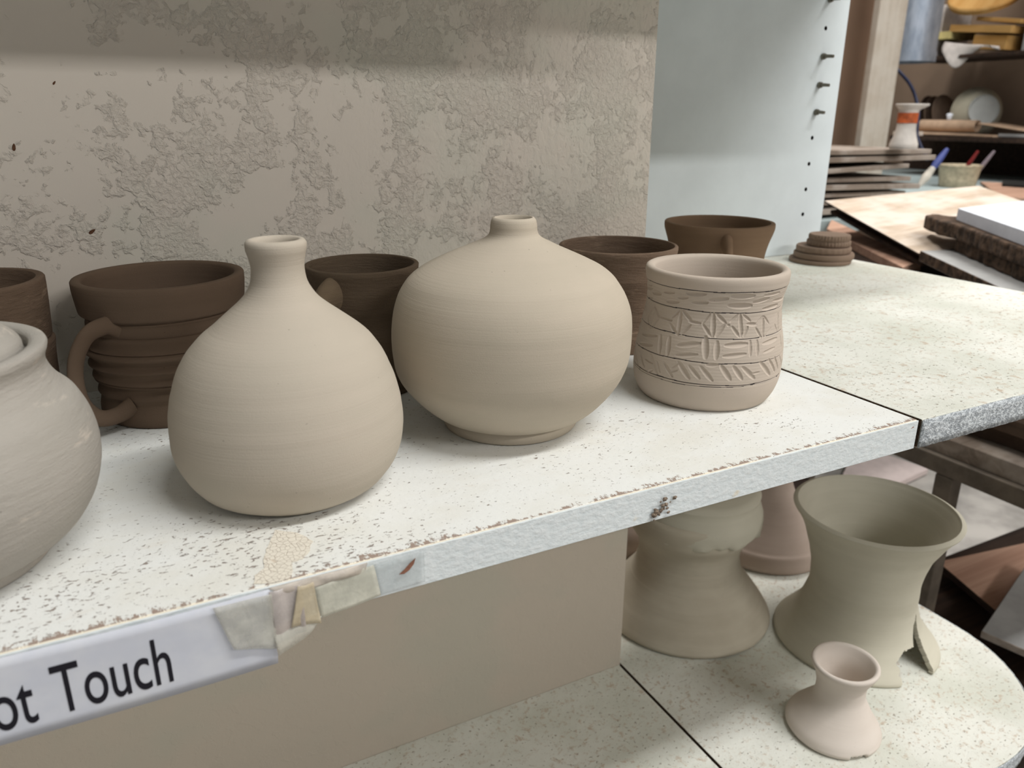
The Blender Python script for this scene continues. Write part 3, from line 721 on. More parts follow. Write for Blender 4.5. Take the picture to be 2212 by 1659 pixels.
# ------------------------------------------------------------------ pots on the lower shelf
ZL = -HL
M_crack = M_bisque
def trumpet():
    P = [(0,87,0),(1.2,88.2,0),(3.5,88.4,0),(6.2,87,0),(11.5,82.5,0),(16.7,78.5,0),(21.9,74.5,0),(27.1,70.6,0),(32.4,67,0),(37.6,64.2,0),(42.8,62.1,0),(48,60.5,0),(53.3,59,0),(58.5,57.6,0),(63.7,56.8,.5),(68.9,56.6,.7),(74.2,56.6,.6),(79.4,56.7,.3),(84.6,56.8,.1),(89.8,57.1,.1),(95.1,57.9,0),(100.3,58.9,-.2),(105.5,60,-.3),(110.7,61.2,-.2),(116,62.7,-.4),(121.2,64.3,-.5),(126.4,66.2,-.2),(131.6,68.3,.3),(136.9,70.6,.8),(142.1,73,1.0),(147.3,75.7,1.1),(152.5,78.8,1.2),(157.2,81.8,1.2)]
    loop = [(0, .0835, 0)]+smooth_pts(mm(P), 6)+mm([(160.5,84.6,1.2),(162.8,85.6,1.2)])
    loop[0] = (0, .087, 0)
    seg = 480; n = len(loop)
    lean = (0.74, -0.672)
    rn = random.Random(4)
    # the foot is broken away on the near right side
    face = math.degrees(math.atan2(-.48364, -.69678))     # towards the viewer
    e0 = [rn.uniform(-1, 1) for _ in range(200)]; e1 = [rn.uniform(-1, 1) for _ in range(200)]
    jag = lambda t, u: t[int(u) % 200]*(1-u % 1)+t[(int(u)+1) % 200]*(u % 1)
    V = []; F = []
    def gone(i, k):
        z = loop[i][0]*1000
        rel = (360*k/seg-face+180) % 360-180
        top = 29+1.2*jag(e0, rel*.5+90)
        if rel > 58: top = 29+(rel-58)*2.3
        lo = (36.5 if z < 21 else 36.5+(z-21)*1.1)+1.3*jag(e1, z*.35); hi = 67+z*.15+.6*jag(e1, z*.3+70)
        return lo < rel < hi and z < top
    for i, p in enumerate(loop):
        for k in range(seg):
            a = 2*PI*k/seg; rr = p[1]*(1+.002*math.sin(2*a+1))
            V.append((p[2]*lean[0]+rr*math.cos(a), p[2]*lean[1]+rr*math.sin(a), p[0]))
    for i in range(n-1):
        for k in range(seg):
            if not gone(i, k): F.append((i*seg+k, i*seg+(k+1) % seg, (i+1)*seg+(k+1) % seg, (i+1)*seg+k))
    used = sorted({v for f in F for v in f}); re_ = {v: q for q, v in enumerate(used)}
    o = mesh('flared_vase', [V[v] for v in used], [[re_[v] for v in f] for f in F], M_bisque, (.2677, .2053, ZL+.0002), None, sharp=70)
    # make sure the sheet faces outwards, then thicken inwards
    me = o.data; p0 = max(me.polygons, key=lambda p: p.center.z)
    if p0.normal.x*p0.center.x+p0.normal.y*p0.center.y < 0: me.flip_normals()
    sd = o.modifiers.new('wall', 'SOLIDIFY'); sd.thickness = .0052; sd.offset = -1; sd.use_even_offset = False
    bevel(o, .0018, 3, 60)
    tag(o, 'large cream flared vase with a broken foot on the lower shelf', 'vase')
trumpet()
SM = [(0,40.8,-.6),(.8,42.2,-.7),(2.4,43.4,-.9),(4,44.1,-1.2),(5.5,44.2,-1.4),(7.3,43.6,-1.6),(10.4,42.4,-1.8),(13.5,40.4,-1.8),(16.7,38,-1.5),(19.8,35.6,-1.2),(23,33.3,-.6),(26.1,31,0),(29.2,28.8,.5),(32.4,26.8,.9),(35.5,25.1,1),(38.6,23.8,.9),(41.8,22.9,.6),(44.9,22.6,.5),(48,22.5,.5),(51.2,22.6,.5),(54.3,22.8,.3),(57.5,23.4,.2),(60.6,24.3,.4),(63.7,25.5,.8),(66.9,27,1),(70.5,28.6,1)]
def notch(i, a, r, z):
    # chipped base rim towards the viewer
    rel = (math.degrees(a)+132+180) % 360-180
    if z < .007 and 14 < rel < 36: r -= .0035*(1-z/.007)*(1+.5*math.sin(rel*1.7)); z = z+.0016*(1-z/.007)
    if z < .006 and r > .03: z = z+.0003*math.sin(a*7)*(z/.006)
    return r*(1+.004*math.sin(2*a)), z
pot('small_flared_cup', 'small pinkish candlestick-shaped cup at the front of the lower shelf', 'cup', SM,
    [(73,29.8,1),(75,30.6,1),(77,30.4,1),(78,29.2,1),(77.9,27.6,1)], [(76.8,26.2,1),(73,24,1),(67,21.3,.8),(60,19.3,.4),(50,18.3,.5),(40,17.5,.6),(36,14,.8),(35,2,.8)],
    (.1324, .1157), M_bisque2, ZL, func=notch, k=2)
CH = [(0,94,0),(1.5,97.5,0),(5.2,99.4,0),(9.3,98.2,0),(13.5,95.8,0),(17.6,93.3,0),(21.8,90.6,0),(26,87.6,0),(30.1,84.5,0),(34.3,81.5,0),(38.5,78.5,0),(42.6,75.3,0),(46.8,72.1,0),(50.9,69,0),(53.6,67.1,0),(54.6,66.2,0),(57,64.8,0),(60,63.2,0),(63.4,61.8,0),(67.6,60.8,0),(71.7,59.8,0),(75.9,58.8,0),(80.1,58.2,0),(84.2,58.2,0),(88.4,58.6,0),(92.5,59.2,0),(96.7,60.2,0),(100.9,61.8,0),(105,64,0),(109.2,66.8,0),(114,69.8,0),(120,72.4,0),(127,74.4,0),(134,75.4,0),(140,75.6,0)]
def chuck():
    t = empty('waisted_pot', (.1289, .338, ZL+.0001)); tag(t, 'dusty cream waisted pot with a rough cap, on the lower shelf beside the wall end', 'pot')
    # its flared foot is cut off by the corner of the wall
    def fn(i, a, r, z):
        x = r*math.cos(a)
        return (r*.985 if x < -.09 else r), z
    loop = smooth_pts(mm(CH), 3)+mm([(143,75,0),(145,73,0),(145.4,66,0),(143,60,0),(130,57,0),(110,54,0),(90,50,0),(70,50,0),(50,58,0),(25,76,0),(8,86,0),(7,3,0)])
    revolve('body', loop, M_chuck, (0, 0, 0), t, 160)
    cap = [(119.5,52,0),(120.5,66.6,0),(122.5,68.8,0),(127,70.2,0),(134,70.6,0),(142,69.6,0),(149,67.2,0),(154,65,0),(157,64.4,0),(160,65,0),(163,65.6,0),(166,63,0),(168,57,0),(168.5,3,0)]
    def cf(i, a, r, z):
        j = .0011*math.sin(11*a)+.0009*math.sin(23*a+1)
        if z < .1235: return r+j*.9, z+.0012*math.sin(9*a)+.0008*math.sin(31*a)
        return r+.0005*math.sin(3*a), z
    c = revolve('cap', [(p[0], p[1]+4.6/1000 if p[1] > .05 else p[1], 0) for p in mm(cap)], M_bisque, (.003, -.003, 0), t, 180, func=cf)
    c['label'] = 'ragged-edged lighter clay cap'
chuck()
FUN = [(0,74),(2,77),(8,78.5),(16,77.5),(23,75),(26,71.5),(30,68.5),(40,61),(50,53.5),(60,46),(70,39),(80,33),(90,28),(100,24.5),(110,22.4),(125,21.6),(140,22.4),(152,24.6)]
pot('funnel_pot', 'dull rose funnel-necked pot standing behind the large flared vase', 'pot', FUN, [(154,25,0),(155.4,24.6,0),(155.6,23.2,0)],
    [(154,21.8),(140,18.4),(120,18),(100,20.5),(80,29),(60,41),(40,56),(20,70),(8,71),(7,3)], (.3235, .3990), M_bisque3, ZL)
ROUNDB = [(0,22),(2,26),(10,34),(22,39.5),(34,41),(46,39),(56,34),(64,27),(68,22),(72,20.5)]
pot('small_round_jar', 'small rose clay round pot half hidden behind the wall end', 'pot', ROUNDB, [(75,21.5,0),(76,21,0),(76.4,20,0)], [(75,18.6),(68,18),(56,29),(34,36.5),(12,30),(6,20),(6,2)], (.1150, .4590), M_bisque3, ZL)

# ------------------------------------------------------------------ workshop behind
M_ply = wood('pale_dusty_plywood', (206, 190, 172), (178, 160, 140), ax=0, sc=22, dusty=(216, 206, 196))
M_plyedge = wood('dark_board_edge', (66, 50, 40), (42, 33, 28), ax=0, sc=30)
M_pinkwood = wood('pinkish_bare_wood', (196, 160, 138), (168, 132, 112), ax=0, sc=20)
M_bark = plain('rough_dark_fibre_edge', (104, 84, 68), .95, var=.55, scale=70, bumpd=.004)
M_grime = wood('grimy_grey_board', (150, 137, 124), (104, 90, 78), ax=0, sc=18, dusty=(176, 166, 156))
M_white = plain('plaster_white_board', (226, 230, 238), .8, var=.06, scale=20)
M_greyb = plain('grey_primed_board', (168, 168, 166), .8, var=.12, scale=12)
M_mdf = wood('dark_brown_boards', (92, 74, 60), (60, 46, 38), ax=1, sc=16, dusty=(108, 92, 78))
M_steel = plain('dusty_painted_steel', (112, 102, 90), .6, .2, var=.2, scale=30)
M_teal = plain('pale_teal_tabletop', (168, 182, 182), .6, var=.08, scale=8)
M_post = wood('sawn_dusty_post', (186, 177, 164), (168, 157, 143), ax=2, sc=10, dusty=(192, 186, 175))
M_pbrown = plain('brown_hardboard_partition', (146, 120, 100), .85, var=.06, scale=6)
M_galv = NT('galvanised_sheet'); M_galv.b.inputs['Metallic'].default_value = .75; M_galv.b.inputs['Roughness'].default_value = .42
_f = M_galv.noise(M_galv.pos((28, 28, 10)), 1, 3, .6); M_galv.color(M_galv.mix(M_galv.step(_f, .3, .7), srgb(140, 150, 164), srgb(176, 184, 196))); M_galv = M_galv.m
M_card = plain('brown_cardboard', (190, 162, 136), .9, var=.1, scale=20)
M_gold = wood('golden_leather_board', (186, 148, 92), (166, 122, 64), ax=1, sc=6)
M_cloth = plain('crumpled_white_cloth', (206, 198, 192), .95, var=.1, scale=40, bumpd=.002)
M_plate = plain('dusty_brown_plate', (128, 108, 92), .8, var=.15, scale=20)
M_bowl = plain('cream_bowl_glaze', (186, 180, 160), .6, var=.06, scale=20)
M_bowlin = plain('pale_grey_bowl_base', (196, 199, 196), .6, var=.05, scale=20)
M_blue = plain('blue_cable_jacket', (16, 26, 56), .5)
M_jug = plain('dusty_white_plastic', (216, 210, 202), .5, var=.1, scale=20)
M_orange = plain('orange_plastic', (206, 104, 58), .5, var=.3, scale=60)
M_tub = plain('dusty_cream_plastic', (200, 186, 158), .6, var=.18, scale=50)
M_bblue = plain('blue_lacquer', (66, 78, 140), .4); M_bred = plain('dark_red_lacquer', (130, 44, 44), .4)
M_bgrey = plain('mauve_grey_lacquer', (150, 138, 146), .4); M_bristle = plain('pale_bristle', (206, 200, 188), .9)
M_redstripe = plain('red_tape_stripe', (170, 60, 62), .7)

def slab(name, label, cat, top, thick, mat, group=None, bev=.001, edge=None):
    """flat board given by the four (or more) top corners (x, y, z)"""
    T = [Vector(p) for p in top]; n = len(T)
    nrm = (T[1]-T[0]).cross(T[2]-T[0]).normalized()
    if nrm.z < 0: nrm = -nrm
    B = [p-nrm*thick for p in T]
    b = sum(B, Vector())/n
    o = mesh(name, [p-b for p in B]+[p-b for p in T], [tuple(range(n))[::-1], tuple(range(n, 2*n))]+[(i, (i+1) % n, n+(i+1) % n, n+i) for i in range(n)], mat, b, None, smooth=False)
    if edge:
        o.data.materials.append(edge)
        for p in o.data.polygons:
            if abs(p.normal.dot(nrm)) < .5: p.material_index = 1
    if bev: bevel(o, bev, 1)
    return tag(o, label, cat, group)

# steel rack just beyond the end board
t = empty('steel_rack', (1.15, .4, FLOOR)); tag(t, 'dusty steel rack frame holding the dark boards, right of the lower shelf', 'rack')
for nm, lo, hi in (('rail', (.60, -.75, -.317), (.625, 1.15, -.290)), ('rail', (1.27, -.75, -.317), (1.295, 1.15, -.290)), ('crossbar', (.625, 1.125, -.317), (1.27, 1.15, -.290)), ('crossbar', (.625, -.75, -.317), (1.27, -.725, -.290)),
                   ('leg', (.60, .325, FLOOR), (.625, .352, -.317)), ('leg', (.60, 1.125, FLOOR), (.625, 1.15, -.317)), ('leg', (1.27, 1.125, FLOOR), (1.295, 1.15, -.317)), ('leg', (1.27, .325, FLOOR), (1.295, .352, -.317)), ('leg', (.60, -.75, FLOOR), (.625, -.725, -.317)), ('leg', (1.27, -.75, FLOOR), (1.295, -.725, -.317))):
    box(nm, lo, hi, M_steel, t, .002)
g = 'dark boards piled on the steel rack'
lay = [(-.290, .026, .612, 1.08, M_grime, 'lowest'), (-.2635, .024, .66, 1.02, M_mdf, 'second from the bottom'), (-.239, .022, .640, 1.06, M_mdf, 'third from the bottom'), (-.2165, .020, .72, 1.0, M_grime, 'fourth from the bottom'), (-.196, .026, .80, .98, M_mdf, 'fifth from the bottom'), (-.1695, .026, .84, .9, M_plyedge, 'third from the top'), (-.143, .024, .88, .9, M_mdf, 'second from the top'), (-.1185, .018, .87, .92, M_plyedge, 'topmost')]
for z, h, x0, y1, m_, w in lay:
    a = random.uniform(-.03, .03)
    slab('stacked_board', 'dark dusty board, %s of the pile on the steel rack' % w, 'board', [(x0+.0, .12, z+h), (1.05, .12+a, z+h), (1.04, y1+a, z+h), (x0+a, y1, z+h)], h, m_, g)
# pinkish thin sheets poking out below
q = [at(2106, 968, 0, .600), at(2230, 1052, 0, .600)]
slab('thin_sheet', 'thin red-brown sheet sticking out of the board pile at the right edge', 'sheet', [(.585, .33, -.2605), (.585, .02, -.2585), (.9, .02, -.2605), (.9, .33, -.2615)], .002, wood('red_brown_hardboard', (120, 84, 70), (92, 62, 52), ax=1, sc=12), None, 0) if False else None

# boards on top of the pile, level with the shelf
slab('ware_board', 'bare pinkish wooden board under the pale plywood, beside the shelf end', 'board', [tuple(at(1796, 474, 2, -.078)), tuple(at(1990, 563, 2, -.078)), tuple(at(1950, 577, 2, -.082)), tuple(at(1786, 494, 2, -.082))], .018, M_pinkwood)
N = Vector((.863, .622, -.056)); L_ = Vector((1.040, .989, -.010)); R_ = Vector((1.440, .900, .020)); F4 = N+R_-L_
slab('plywood_sheet', 'pale plywood sheet tilted on the boards behind the shelf end', 'board', [N, L_+(L_-N)*.05, R_, F4], .004, M_ply, None, .0005, M_plyedge)
dn = Vector((.006, -.004, -.016))
slab('plywood_sheet', 'dark-edged sheet directly under the pale plywood', 'board', [N+dn, L_+dn, R_+dn, F4+dn], .008, M_plyedge)
g = 'rough boards stacked at the right edge'
slab('rough_board', 'grey-topped rough board, lowest of the stack at the right edge', 'board', [(.857, .616, -.050), (.945, .588, -.050), (1.15, .50, -.050), (1.1, -.02, -.050), (.46, .06, -.050)], .018, M_greyb, g, .001, M_bark)
def rough(name, label, poly, z0, z1, mat, seed, group):
    rn = random.Random(seed); Q = []
    for a, b in zip(poly, poly[1:]+poly[:1]):
        L = math.dist(a, b); k = max(1, int(L/.012))
        for i in range(k):
            u = i/k; Q.append((a[0]+(b[0]-a[0])*u+(rn.random()-.5)*.004, a[1]+(b[1]-a[1])*u+(rn.random()-.5)*.004))
    o = prism(name, Q, z0, z1, mat); bevel(o, .004, 2, 30)
    return tag(o, label, 'board', group)
rough('rough_board', 'dark crumbly board under the bark-edged one at the right edge', [(.905, .586), (.98, .57), (1.15, .50), (1.1, .0), (.52, .08)], -.0498, -.0265, M_bark, 3, g)
rough('bark_edged_board', 'dark bark-edged board with a rounded end jutting over the plywood', [(.888, .580), (.905, .622), (.940, .668), (.962, .690), (.985, .700), (.998, .688), (.990, .660), (1.02, .62), (1.15, .50), (1.1, .02), (.52, .09)], -.0263, -.0008, M_bark, 5, g)
slab('plaster_board', 'white-topped board lying on the dark rough boards at the right edge', 'board', [(.942, .616, .020), (1.183, .641, .020), (1.25, .648, .020), (1.15, .0, .020), (.56, .15, .020)], .0205, M_white, None, .0006)

# table behind
t = empty('work_table', (2.2, 1.6, FLOOR)); tag(t, 'large pale teal work table behind the stacked boards', 'table')
box('tabletop', (1.0, 1.16, -.115), (3.34, 2.5, -.08), M_teal, t, .002)
for x in (1.05, 3.24):
    for y in (1.7, 2.42): box('leg', (x, y, FLOOR), (x+.06, y+.06, -.115), M_steel, t, .002)
g = 'thin ware boards stacked on the teal table'
names = ['topmost', 'second from the top', 'third from the top', 'fourth from the top', 'fifth from the top', 'sixth from the top', 'seventh from the top', 'lowest']
zz_ = .092; rn = random.Random(9)
for i, nm in enumerate(names):
    th_ = [.012, .013, .011, .012, .013, .011, .012, .013][i]
    x1 = [1.655, 1.675, 1.56, 1.60, 1.615, 1.575, 1.60, 1.56][i]
    sk = [-.010, -.006, .012, -.016, -.02, -.014, -.008, 0][i]
    y0 = 1.2+rn.uniform(-.012, .012)
    slab('ware_board', 'dusty thin board, %s of the stack behind the side panel' % nm, 'board', [(.98, y0, zz_-sk*.6-.004), (x1, y0-.01, zz_+sk*.25), (x1-.02, 1.56, zz_+sk*.25), (.98, 1.56, zz_-sk*.6-.004)], th_, M_grime, g, .001)
    zz_ -= th_+[.005, .012, .018, .006, .007, .008, .007, 0][i]
# post and partition
tag(box('wooden_post', (1.742, 1.50, -.0795), (1.866, 1.524, 2.59), M_post, None, .003), 'pale dusty wooden post rising behind the board stack', 'post')
tag(box('partition_panel', (1.05, 1.62, -.0795), (1.862, 1.64, 2.59), M_pbrown, None, .001), 'plain brown partition panel behind the side panel', 'panel')

# back shelves on the right wall
t = empty('wall_shelf', (3.17, 1.5, .075)); tag(t, 'brown wall shelf holding leaning plates and the cardboard tube', 'shelf')
box('board', (2.86, .6, .075), (3.35, 2.26, .092), M_plyedge, t, .001)
t = empty('wall_shelf', (3.17, 1.5, .41)); tag(t, 'upper wall shelf loaded with golden boards', 'shelf')
box('board', (2.92, .6, .41), (3.2, 2.3, .425), M_plyedge, t, .001)
tag(box('shelf_shade_panel', (3.30, .6, -.079), (3.345, 2.5, .07), M_plyedge, None, .001), 'dark brown sheet standing in for the shade under the wall shelf', 'panel')  # shade below the shelf, put in as a dark sheet
def face_disc(name, label, cat, c, r, nx, ny, nz, prof, mat, group=None, mats=None):
    """turned object whose axis points along (nx, ny, nz)"""
    o = revolve(name, prof, mat, c, None, 72, sharp=30)
    o.rotation_euler = Vector((nx, ny, nz)).to_track_quat('Z', 'Y').to_euler()
    return tag(o, label, cat, group)
plate = lambda r: [(0, r*.45), (.003, r*.5), (.006, r*.85), (.010, r), (.013, r), (.010, r*.86), (.006, r*.5), (.005, .002)]
for (px, py, x, r, ax, lb) in ((2006, 214, 3.14, .088, (.12, -1, .16), 'leftmost'), (2020, 214, 3.13, .087, (.10, -1, .20), 'middle'), (2041, 216, 3.12, .090, (.02, -1, .26), 'rightmost')):
    c = at(px, py, 0, x); c.z = .093+r*.975
    face_disc('leaning_plate', 'dusty brown plate on edge, %s of the three on the wall shelf' % lb, 'plate', c, r, *ax, plate(r), M_plate, 'brown plates leaning on the wall shelf')
c = at(2122, 218, 0, 3.10); c.z = .093+.105
o = face_disc('leaning_bowl', 'cream bowl standing on edge with its grey base towards us, on the wall shelf', 'bowl', c, .1, -.49, -.72, .12, [(-.05, .003), (-.05, .105), (-.044, .109), (-.02, .102), (.008, .083), (.022, .070), (.026, .066), (.034, .065), (.036, .062), (.030, .059), (.030, .003)], M_bowl)
o.data.materials.append(M_bowlin)
for p in o.data.polygons:
    if p.center.z > .027 and math.hypot(p.center.x, p.center.y) < .064: p.material_index = 1
# cardboard
a = at(1999, 266, 0, 3.0); b = at(2110, 273, 0, 3.0)
zt = .092+.026+.018
def cyl_tube(name, label, cat, p0, p1, r, mat, wall=.003):
    d = (Vector(p1)-Vector(p0)); L = d.length
    prof = [(0, r-wall), (0, r), (L, r), (L, r-wall), (.001, r-wall)]
    V = []; F = []; seg = 40
    for z, rr in prof[:4]:
        for k in range(seg): V.append((rr*math.cos(2*PI*k/seg), rr*math.sin(2*PI*k/seg), z))
    for i in range(4):
        for k in range(seg): F.append((i*seg+k, i*seg+(k+1) % seg, ((i+1) % 4)*seg+(k+1) % seg, ((i+1) % 4)*seg+k))
    o = mesh(name, V, F, mat, p0, None, sharp=50); o.rotation_euler = d.to_track_quat('Z', 'Y').to_euler()
    return tag(o, label, cat)
cyl_tube('cardboard_tube', 'short cardboard tube lying along the front of the wall shelf', 'tube', (2.975, a.y, zt), (2.975, b.y-.02, zt), .025, M_card)
slab('cardboard_sheet', 'flat brown cardboard under the tube on the wall shelf', 'cardboard', [(2.90, 2.235, .1085), (2.90, 1.80, .1015), (3.05, 1.80, .1015), (3.05, 2.235, .1085)], .008, M_card)
slab('wood_offcut', 'small pale wood offcut at the left end of the wall shelf', 'offcut', [(2.865, 2.25, .110), (2.865, 2.12, .110), (2.898, 2.12, .110), (2.898, 2.25, .110)], .017, M_ply)
slab('curved_card', 'dark curved card piece right of the cardboard tube', 'card', [(2.93, 1.90, .150), (2.93, 1.66, .118), (3.1, 1.66, .118), (3.1, 1.90, .150)], .004, M_card)
slab('grey_tray', 'grey metal tray end at the right of the wall shelf', 'tray', [(2.93, 1.80, .108), (2.93, 1.45, .106), (3.1, 1.45, .106), (3.1, 1.80, .108)], .012, M_greyb)
c = at(2067, 240, 0, 3.02)
o = revolve('white_stopper', [(0, .006), (.004, .010), (.012, .010), (.020, .014), (.026, .011), (.028, .002)], M_white, (2.975, c.y, .1612), None, 24, sharp=60); tag(o, 'tiny white stopper standing on the cardboard tube', 'stopper')

# golden boards and cloth on the upper shelf
g = 'golden boards on the upper wall shelf'
slab('golden_board', 'square golden board end, lowest of the heap on the upper wall shelf', 'board', [(2.94, 1.99, .500), (2.94, 1.845, .488), (3.2, 1.845, .488), (3.2, 1.99, .500)], .055, M_gold, g)
slab('golden_board', 'long golden board lying across the heap on the upper wall shelf', 'board', [(2.93, 2.10, .548), (2.93, 1.83, .522), (3.2, 1.83, .522), (3.2, 2.10, .548)], .028, M_gold, g)
slab('golden_board', 'golden board tilted up at the right of the heap on the upper wall shelf', 'board', [(2.95, 2.00, .572), (2.95, 1.81, .545), (3.2, 1.81, .545), (3.2, 2.00, .572)], .016, M_gold, g)
slab('yellow_foam', 'pale yellow foam strip beside the galvanised duct', 'foam', [(2.93, 2.20, .524), (2.93, 2.09, .522), (3.1, 2.09, .522), (3.1, 2.20, .524)], .03, plain('pale_yellow_foam', (206, 190, 128), .9))
c = at(2128, 2, 0, 3.02)
face_disc('round_golden_board', 'round golden disc resting on the golden boards at the upper right', 'disc', (c.x, c.y, .635), .12, -.45, -.15, .80, [(0, .002), (0, .118), (.006, .132), (.026, .140), (.034, .136), (.036, .128), (.028, .120), (.026, .002)], M_gold)
def cloth():
    V = []; F = []; nu = 22; nv = 16
    P = [at(1985+160*u, 0, 0, 2.9) for u in (0, 1)]
    y0 = at(2040, 92, 0, 2.92).y; y1 = at(2156, 110, 0, 2.92).y
    for i in range(nu+1):
        u = i/nu
        for j in range(nv+1):
            v = j/nv
            y = y0+(y1-y0)*u
            top = .478-.035*u
            drop = .085*math.exp(-((u-.28)/.2)**2)+.02*(1-u)
            z = top-drop*v-.006*math.sin(u*14)*v
            x = 2.925-.012*math.sin(u*9+1)*v-.02*v*(1-v)
            V.append((x, y, z))
    for i in range(nu):
        for j in range(nv): F.append((i*(nv+1)+j, (i+1)*(nv+1)+j, (i+1)*(nv+1)+j+1, i*(nv+1)+j+1))
    base = Vector(V[nv])
    o = mesh('white_cloth', [Vector(v)-base for v in V], F, M_cloth, base, None)
    s = o.modifiers.new('s', 'SOLIDIFY'); s.thickness = .004
    tag(o, 'crumpled white cloth hanging over the front of the upper wall shelf', 'cloth')
cloth()
tag(box('grey_upright', (2.97, 1.72, .425), (3.2, 1.80, 1.2), M_greyb, None, .002), 'pale grey upright at the top right corner above the wall shelf', 'upright')
tag(box('paper_stack', (3.0, 2.19, .4255), (3.2, 2.27, .64), M_cloth, None, .006), 'crumpled pale paper bundle between the duct and the golden disc', 'paper')

# duct
def duct():
    cx, cy = 2.275, 1.797; r = .100
    t = empty('galvanised_duct', (cx, cy, .362)); tag(t, 'shiny galvanised duct coming down from the ceiling', 'duct')
    seg = 64
    def pipe(name, r, z0, z1, w=.002):
        V = []; F = []
        for z, rr in ((z0, r-w), (z0, r), (z1, r), (z1, r-w)):
            for k in range(seg): V.append((rr*math.cos(2*PI*k/seg), rr*math.sin(2*PI*k/seg), z))
        for i in range(4):
            for k in range(seg): F.append((i*seg+k, i*seg+(k+1) % seg, ((i+1) % 4)*seg+(k+1) % seg, ((i+1) % 4)*seg+k))
        return mesh(name, V, F, M_galv, (0, 0, 0), t, sharp=50)
    pipe('pipe', r, .02, 2.23); pipe('collar', r+.003, 0, .034)
duct()

# jug, cable
def jug():
    p = at(1950, 322, 2, .093); t = empty('plastic_jug', (p.x, p.y, .0935)); tag(t, 'dusty white plastic jug with an orange label, beside the wooden post', 'jug')
    D = (p-CAM).length; s = D/FPX
    prof = [(0, 42), (3, 45), (14, 44), (32, 36), (50, 31), (62, 30), (100, 30), (104, 33), (112, 42), (116, 43)]
    k = s/.00145
    loop = [(z*k/1000*.98, r*k/1000*.80, 0) for z, r in prof]+[(z*k/1000*.98, r*k/1000*.80, 0) for z, r in [(117, 41.5), (112, 40), (100, 28), (60, 28), (40, 30), (10, 40), (8, 2)]]
    def sp(i, a, r, z):
        d = (math.degrees(a)+20+180) % 360-180
        if z > .095*k: r += .022*k*math.exp(-(d/22)**2)*min(1, (z/k-.095)/.015)
        return r, z
    revolve('body', loop, M_jug, (0, 0, 0), t, 64, func=sp)
    lb = revolve('label_band', [(.066*k, .0245*k, 0), (.066*k, .0252*k, 0), (.092*k, .0252*k, 0), (.092*k, .0245*k, 0)], M_orange, (0, 0, 0), t, 64, cap=False); lb['label'] = 'orange label band'
jug()
pts = [at(px, py, 0, x) for px, py, x in ((1938, 150, 2.0), (1952, 165, 2.0), (1966, 183, 1.98), (1977, 208, 1.95), (1984, 240, 1.93), (1982, 270, 1.91), (1981, 292, 1.90), (1990, 318, 1.88), (2004, 345, 1.86))]
tag(tube('blue_cable', pts, .0052, M_blue, None, 16), 'dark blue cable curving down behind the plastic jug', 'cable')

# tub and brushes on the table
c0 = Vector((2.50, 1.655, -.0798))
TB = [(0,.060),(.002,.0625),(.03,.066),(.072,.072),(.076,.0765),(.082,.0765),(.083,.074)]
o = revolve('plastic_tub', [(z, r, 0) for z, r in TB]+[(.081,.0715,0),(.07,.069,0),(.03,.063,0),(.004,.058,0),(.004,.002,0)], M_tub, c0, None, 64); tag(o, 'dusty cream plastic tub holding two brushes on the teal table', 'tub')
def brush(name, label, p0, p1, r, mat, mat2=None, tip=.25):
    p0 = Vector(p0); p1 = Vector(p1)
    t = empty(name, p0); tag(t, label, 'brush', 'brushes on the teal table')
    m = p0.lerp(p1, tip)
    tube('bristles', [p0, p0.lerp(m, .5), m], [r*.5, r*1.5, r*1.0], mat2 or M_bristle, t, 14, k=4)
    tube('brush_handle', [m, m.lerp(p1, .3), m.lerp(p1, .75), p1], [r*1.0, r*1.3, r*1.0, r*.7], mat, t, 14, k=4)
brush('paint_brush', 'dark red handled brush standing in the cream tub', c0+Vector((.0, .01, .008)), at(2113, 326, 0, 2.52), .0065, M_bred)
brush('paint_brush', 'mauve grey handled brush standing in the cream tub', c0+Vector((.03, -.02, .008)), at(2148, 326, 0, 2.55), .0065, M_bgrey)
brush('paint_brush', 'blue handled brush with pale bristles left of the cream tub', at(1984, 404, 0, 1.85), at(2046, 322, 0, 1.95), .009, M_bblue, None, .5)
tag(box('dark_tool', (2.25, 1.20, -.0795), (2.31, 1.285, -.062), M_plyedge, None, .004), 'black tool lying on the table near the right edge', 'tool') if False else None
slab('black_strip', 'black strip lying on the boards at the right end of the table', 'strip', [tuple(at(2166, 388, 2, -.060)), tuple(at(2230, 392, 2, -.060)), tuple(at(2230, 401, 2, -.060)), tuple(at(2166, 397, 2, -.060))], .01, plain('black_rubber', (34, 34, 32), .8))
slab('offcut_board', 'pale pinkish offcut board on the table near the right edge', 'board', [tuple(at(2118, 392, 2, -.070)), tuple(at(2230, 398, 2, -.070)), tuple(at(2230, 428, 2, -.070)), tuple(at(2160, 424, 2, -.070))], .009, M_pinkwood)

# below: things on the workshop floor
def low(px, z): return tuple(at(px[0], px[1], 2, z))
t = empty('low_cart', (1.1, .3, FLOOR)); tag(t, 'low dark cart carrying the plywood offcuts below the rack', 'cart')
box('deck', (.70, -.3, -.66), (1.20, .50, -.63), M_plyedge, t, .002)
for x in (.72, 1.14):
    for y in (-.28, .42): box('leg', (x, y, FLOOR), (x+.04, y+.04, -.66), M_plyedge, t, .001)
slab('plywood_offcut', 'pinkish plywood offcut lying low behind the large flared vase', 'board', [low((2025, 1213), -.60), low((2215, 1172), -.60), low((2330, 1260), -.60), low((2148, 1318), -.60)], .012, M_pinkwood, None, .001, M_plyedge)
slab('grey_offcut', 'grey board offcut overlapping the pinkish plywood at the right edge', 'board', [low((2120, 1363), -.572), low((2225, 1208), -.572), low((2420, 1300), -.572), low((2330, 1455), -.572)], .012, M_greyb, None, .001, M_grime)
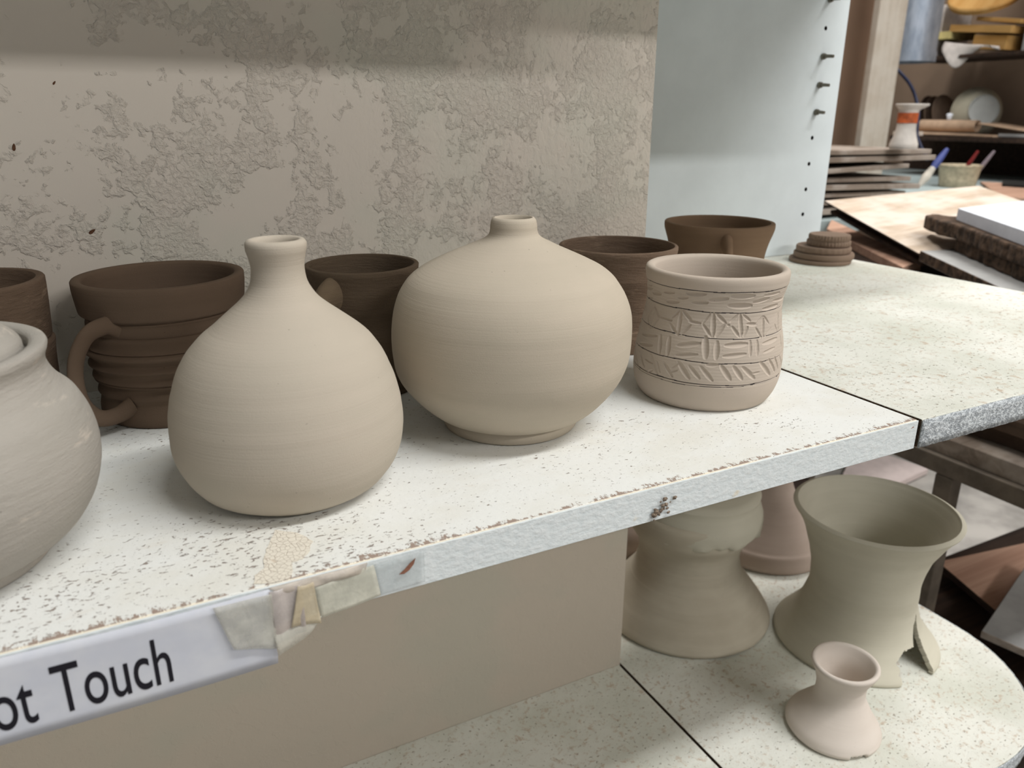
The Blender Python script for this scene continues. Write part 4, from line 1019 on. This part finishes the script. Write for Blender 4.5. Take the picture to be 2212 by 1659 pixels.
slab('striped_mat', 'dusty mat with a red stripe on the floor behind the flared vase', 'mat', [low((1960, 1232), -.93), low((2120, 1200), -.93), low((2200, 1330), -.93), low((1980, 1380), -.93)], .012, M_grime)
slab('red_strip', 'narrow red strip lying across the dusty mat', 'strip', [low((1975, 1272), -.925), low((2085, 1242), -.925), low((2090, 1255), -.925), low((1978, 1286), -.925)], .003, M_redstripe)
slab('pale_sheet', 'pale pinkish sheet lying on the floor beyond the steel rack', 'sheet', [low((1790, 1090), -.925), low((1850, 960), -.925), low((2006, 1012), -.925), low((1924, 1050), -.925)], .02, plain('pale_pink_sheet', (206, 192, 188), .8, var=.06))
slab('storage_box', 'grey mauve crate behind the waisted pot, under the rack', 'crate', [low((1670, 1120), -.55), low((1700, 1030), -.55), low((1800, 1040), -.55), low((1745, 1150), -.55)], .16, plain('grey_mauve_plastic', (150, 138, 138), .7))
# ------------------------------------------------------------------ light
def lamp(name, loc, sx, sy, power, col, rot=(0, 0, 0)):
    l = bpy.data.lights.new(name, 'AREA'); l.shape = 'RECTANGLE'; l.size = sx; l.size_y = sy; l.energy = power; l.color = col
    o = bpy.data.objects.new(name, l); COL.objects.link(o); o.location = loc; o.rotation_euler = rot; return o
lamp('ceiling_tube_or_fill', (1.7, -3.7, 2.52), 2.4, .25, 132, (1., .985, .965))
lamp('ceiling_tube_or_fill', (-1.2, -3.7, 2.52), 2.4, .25, 14, (1., .98, .955))
lamp('ceiling_tube_or_fill', (1.0, -1.12, 2.52), 2.4, .25, 92, (.985, .99, .985))
lamp('ceiling_tube_or_fill', (2.5, -.4, 2.52), 1.4, .25, 10, (1., .985, .97))
lamp('ceiling_tube_or_fill', (.9, 1.7, 2.52), 1.6, .25, 70, (1., .975, .95))  # added fill light that lifts the dark back wall, no known fixture
lamp('ceiling_tube_or_fill', (2.3, 1.0, 2.52), 1.2, .25, 40, (1., .975, .95))  # added fill light for the dim background on the right
wd = bpy.data.worlds.new('world'); SC.world = wd; wd.use_nodes = True
wd.node_tree.nodes['Background'].inputs[0].default_value = (.86, .94, 1., 1); wd.node_tree.nodes['Background'].inputs[1].default_value = .17
SC.view_settings.view_transform = 'Standard'; SC.view_settings.look = 'None'; SC.view_settings.exposure = 0; SC.view_settings.gamma = 1
SC.view_settings.use_curve_mapping = False
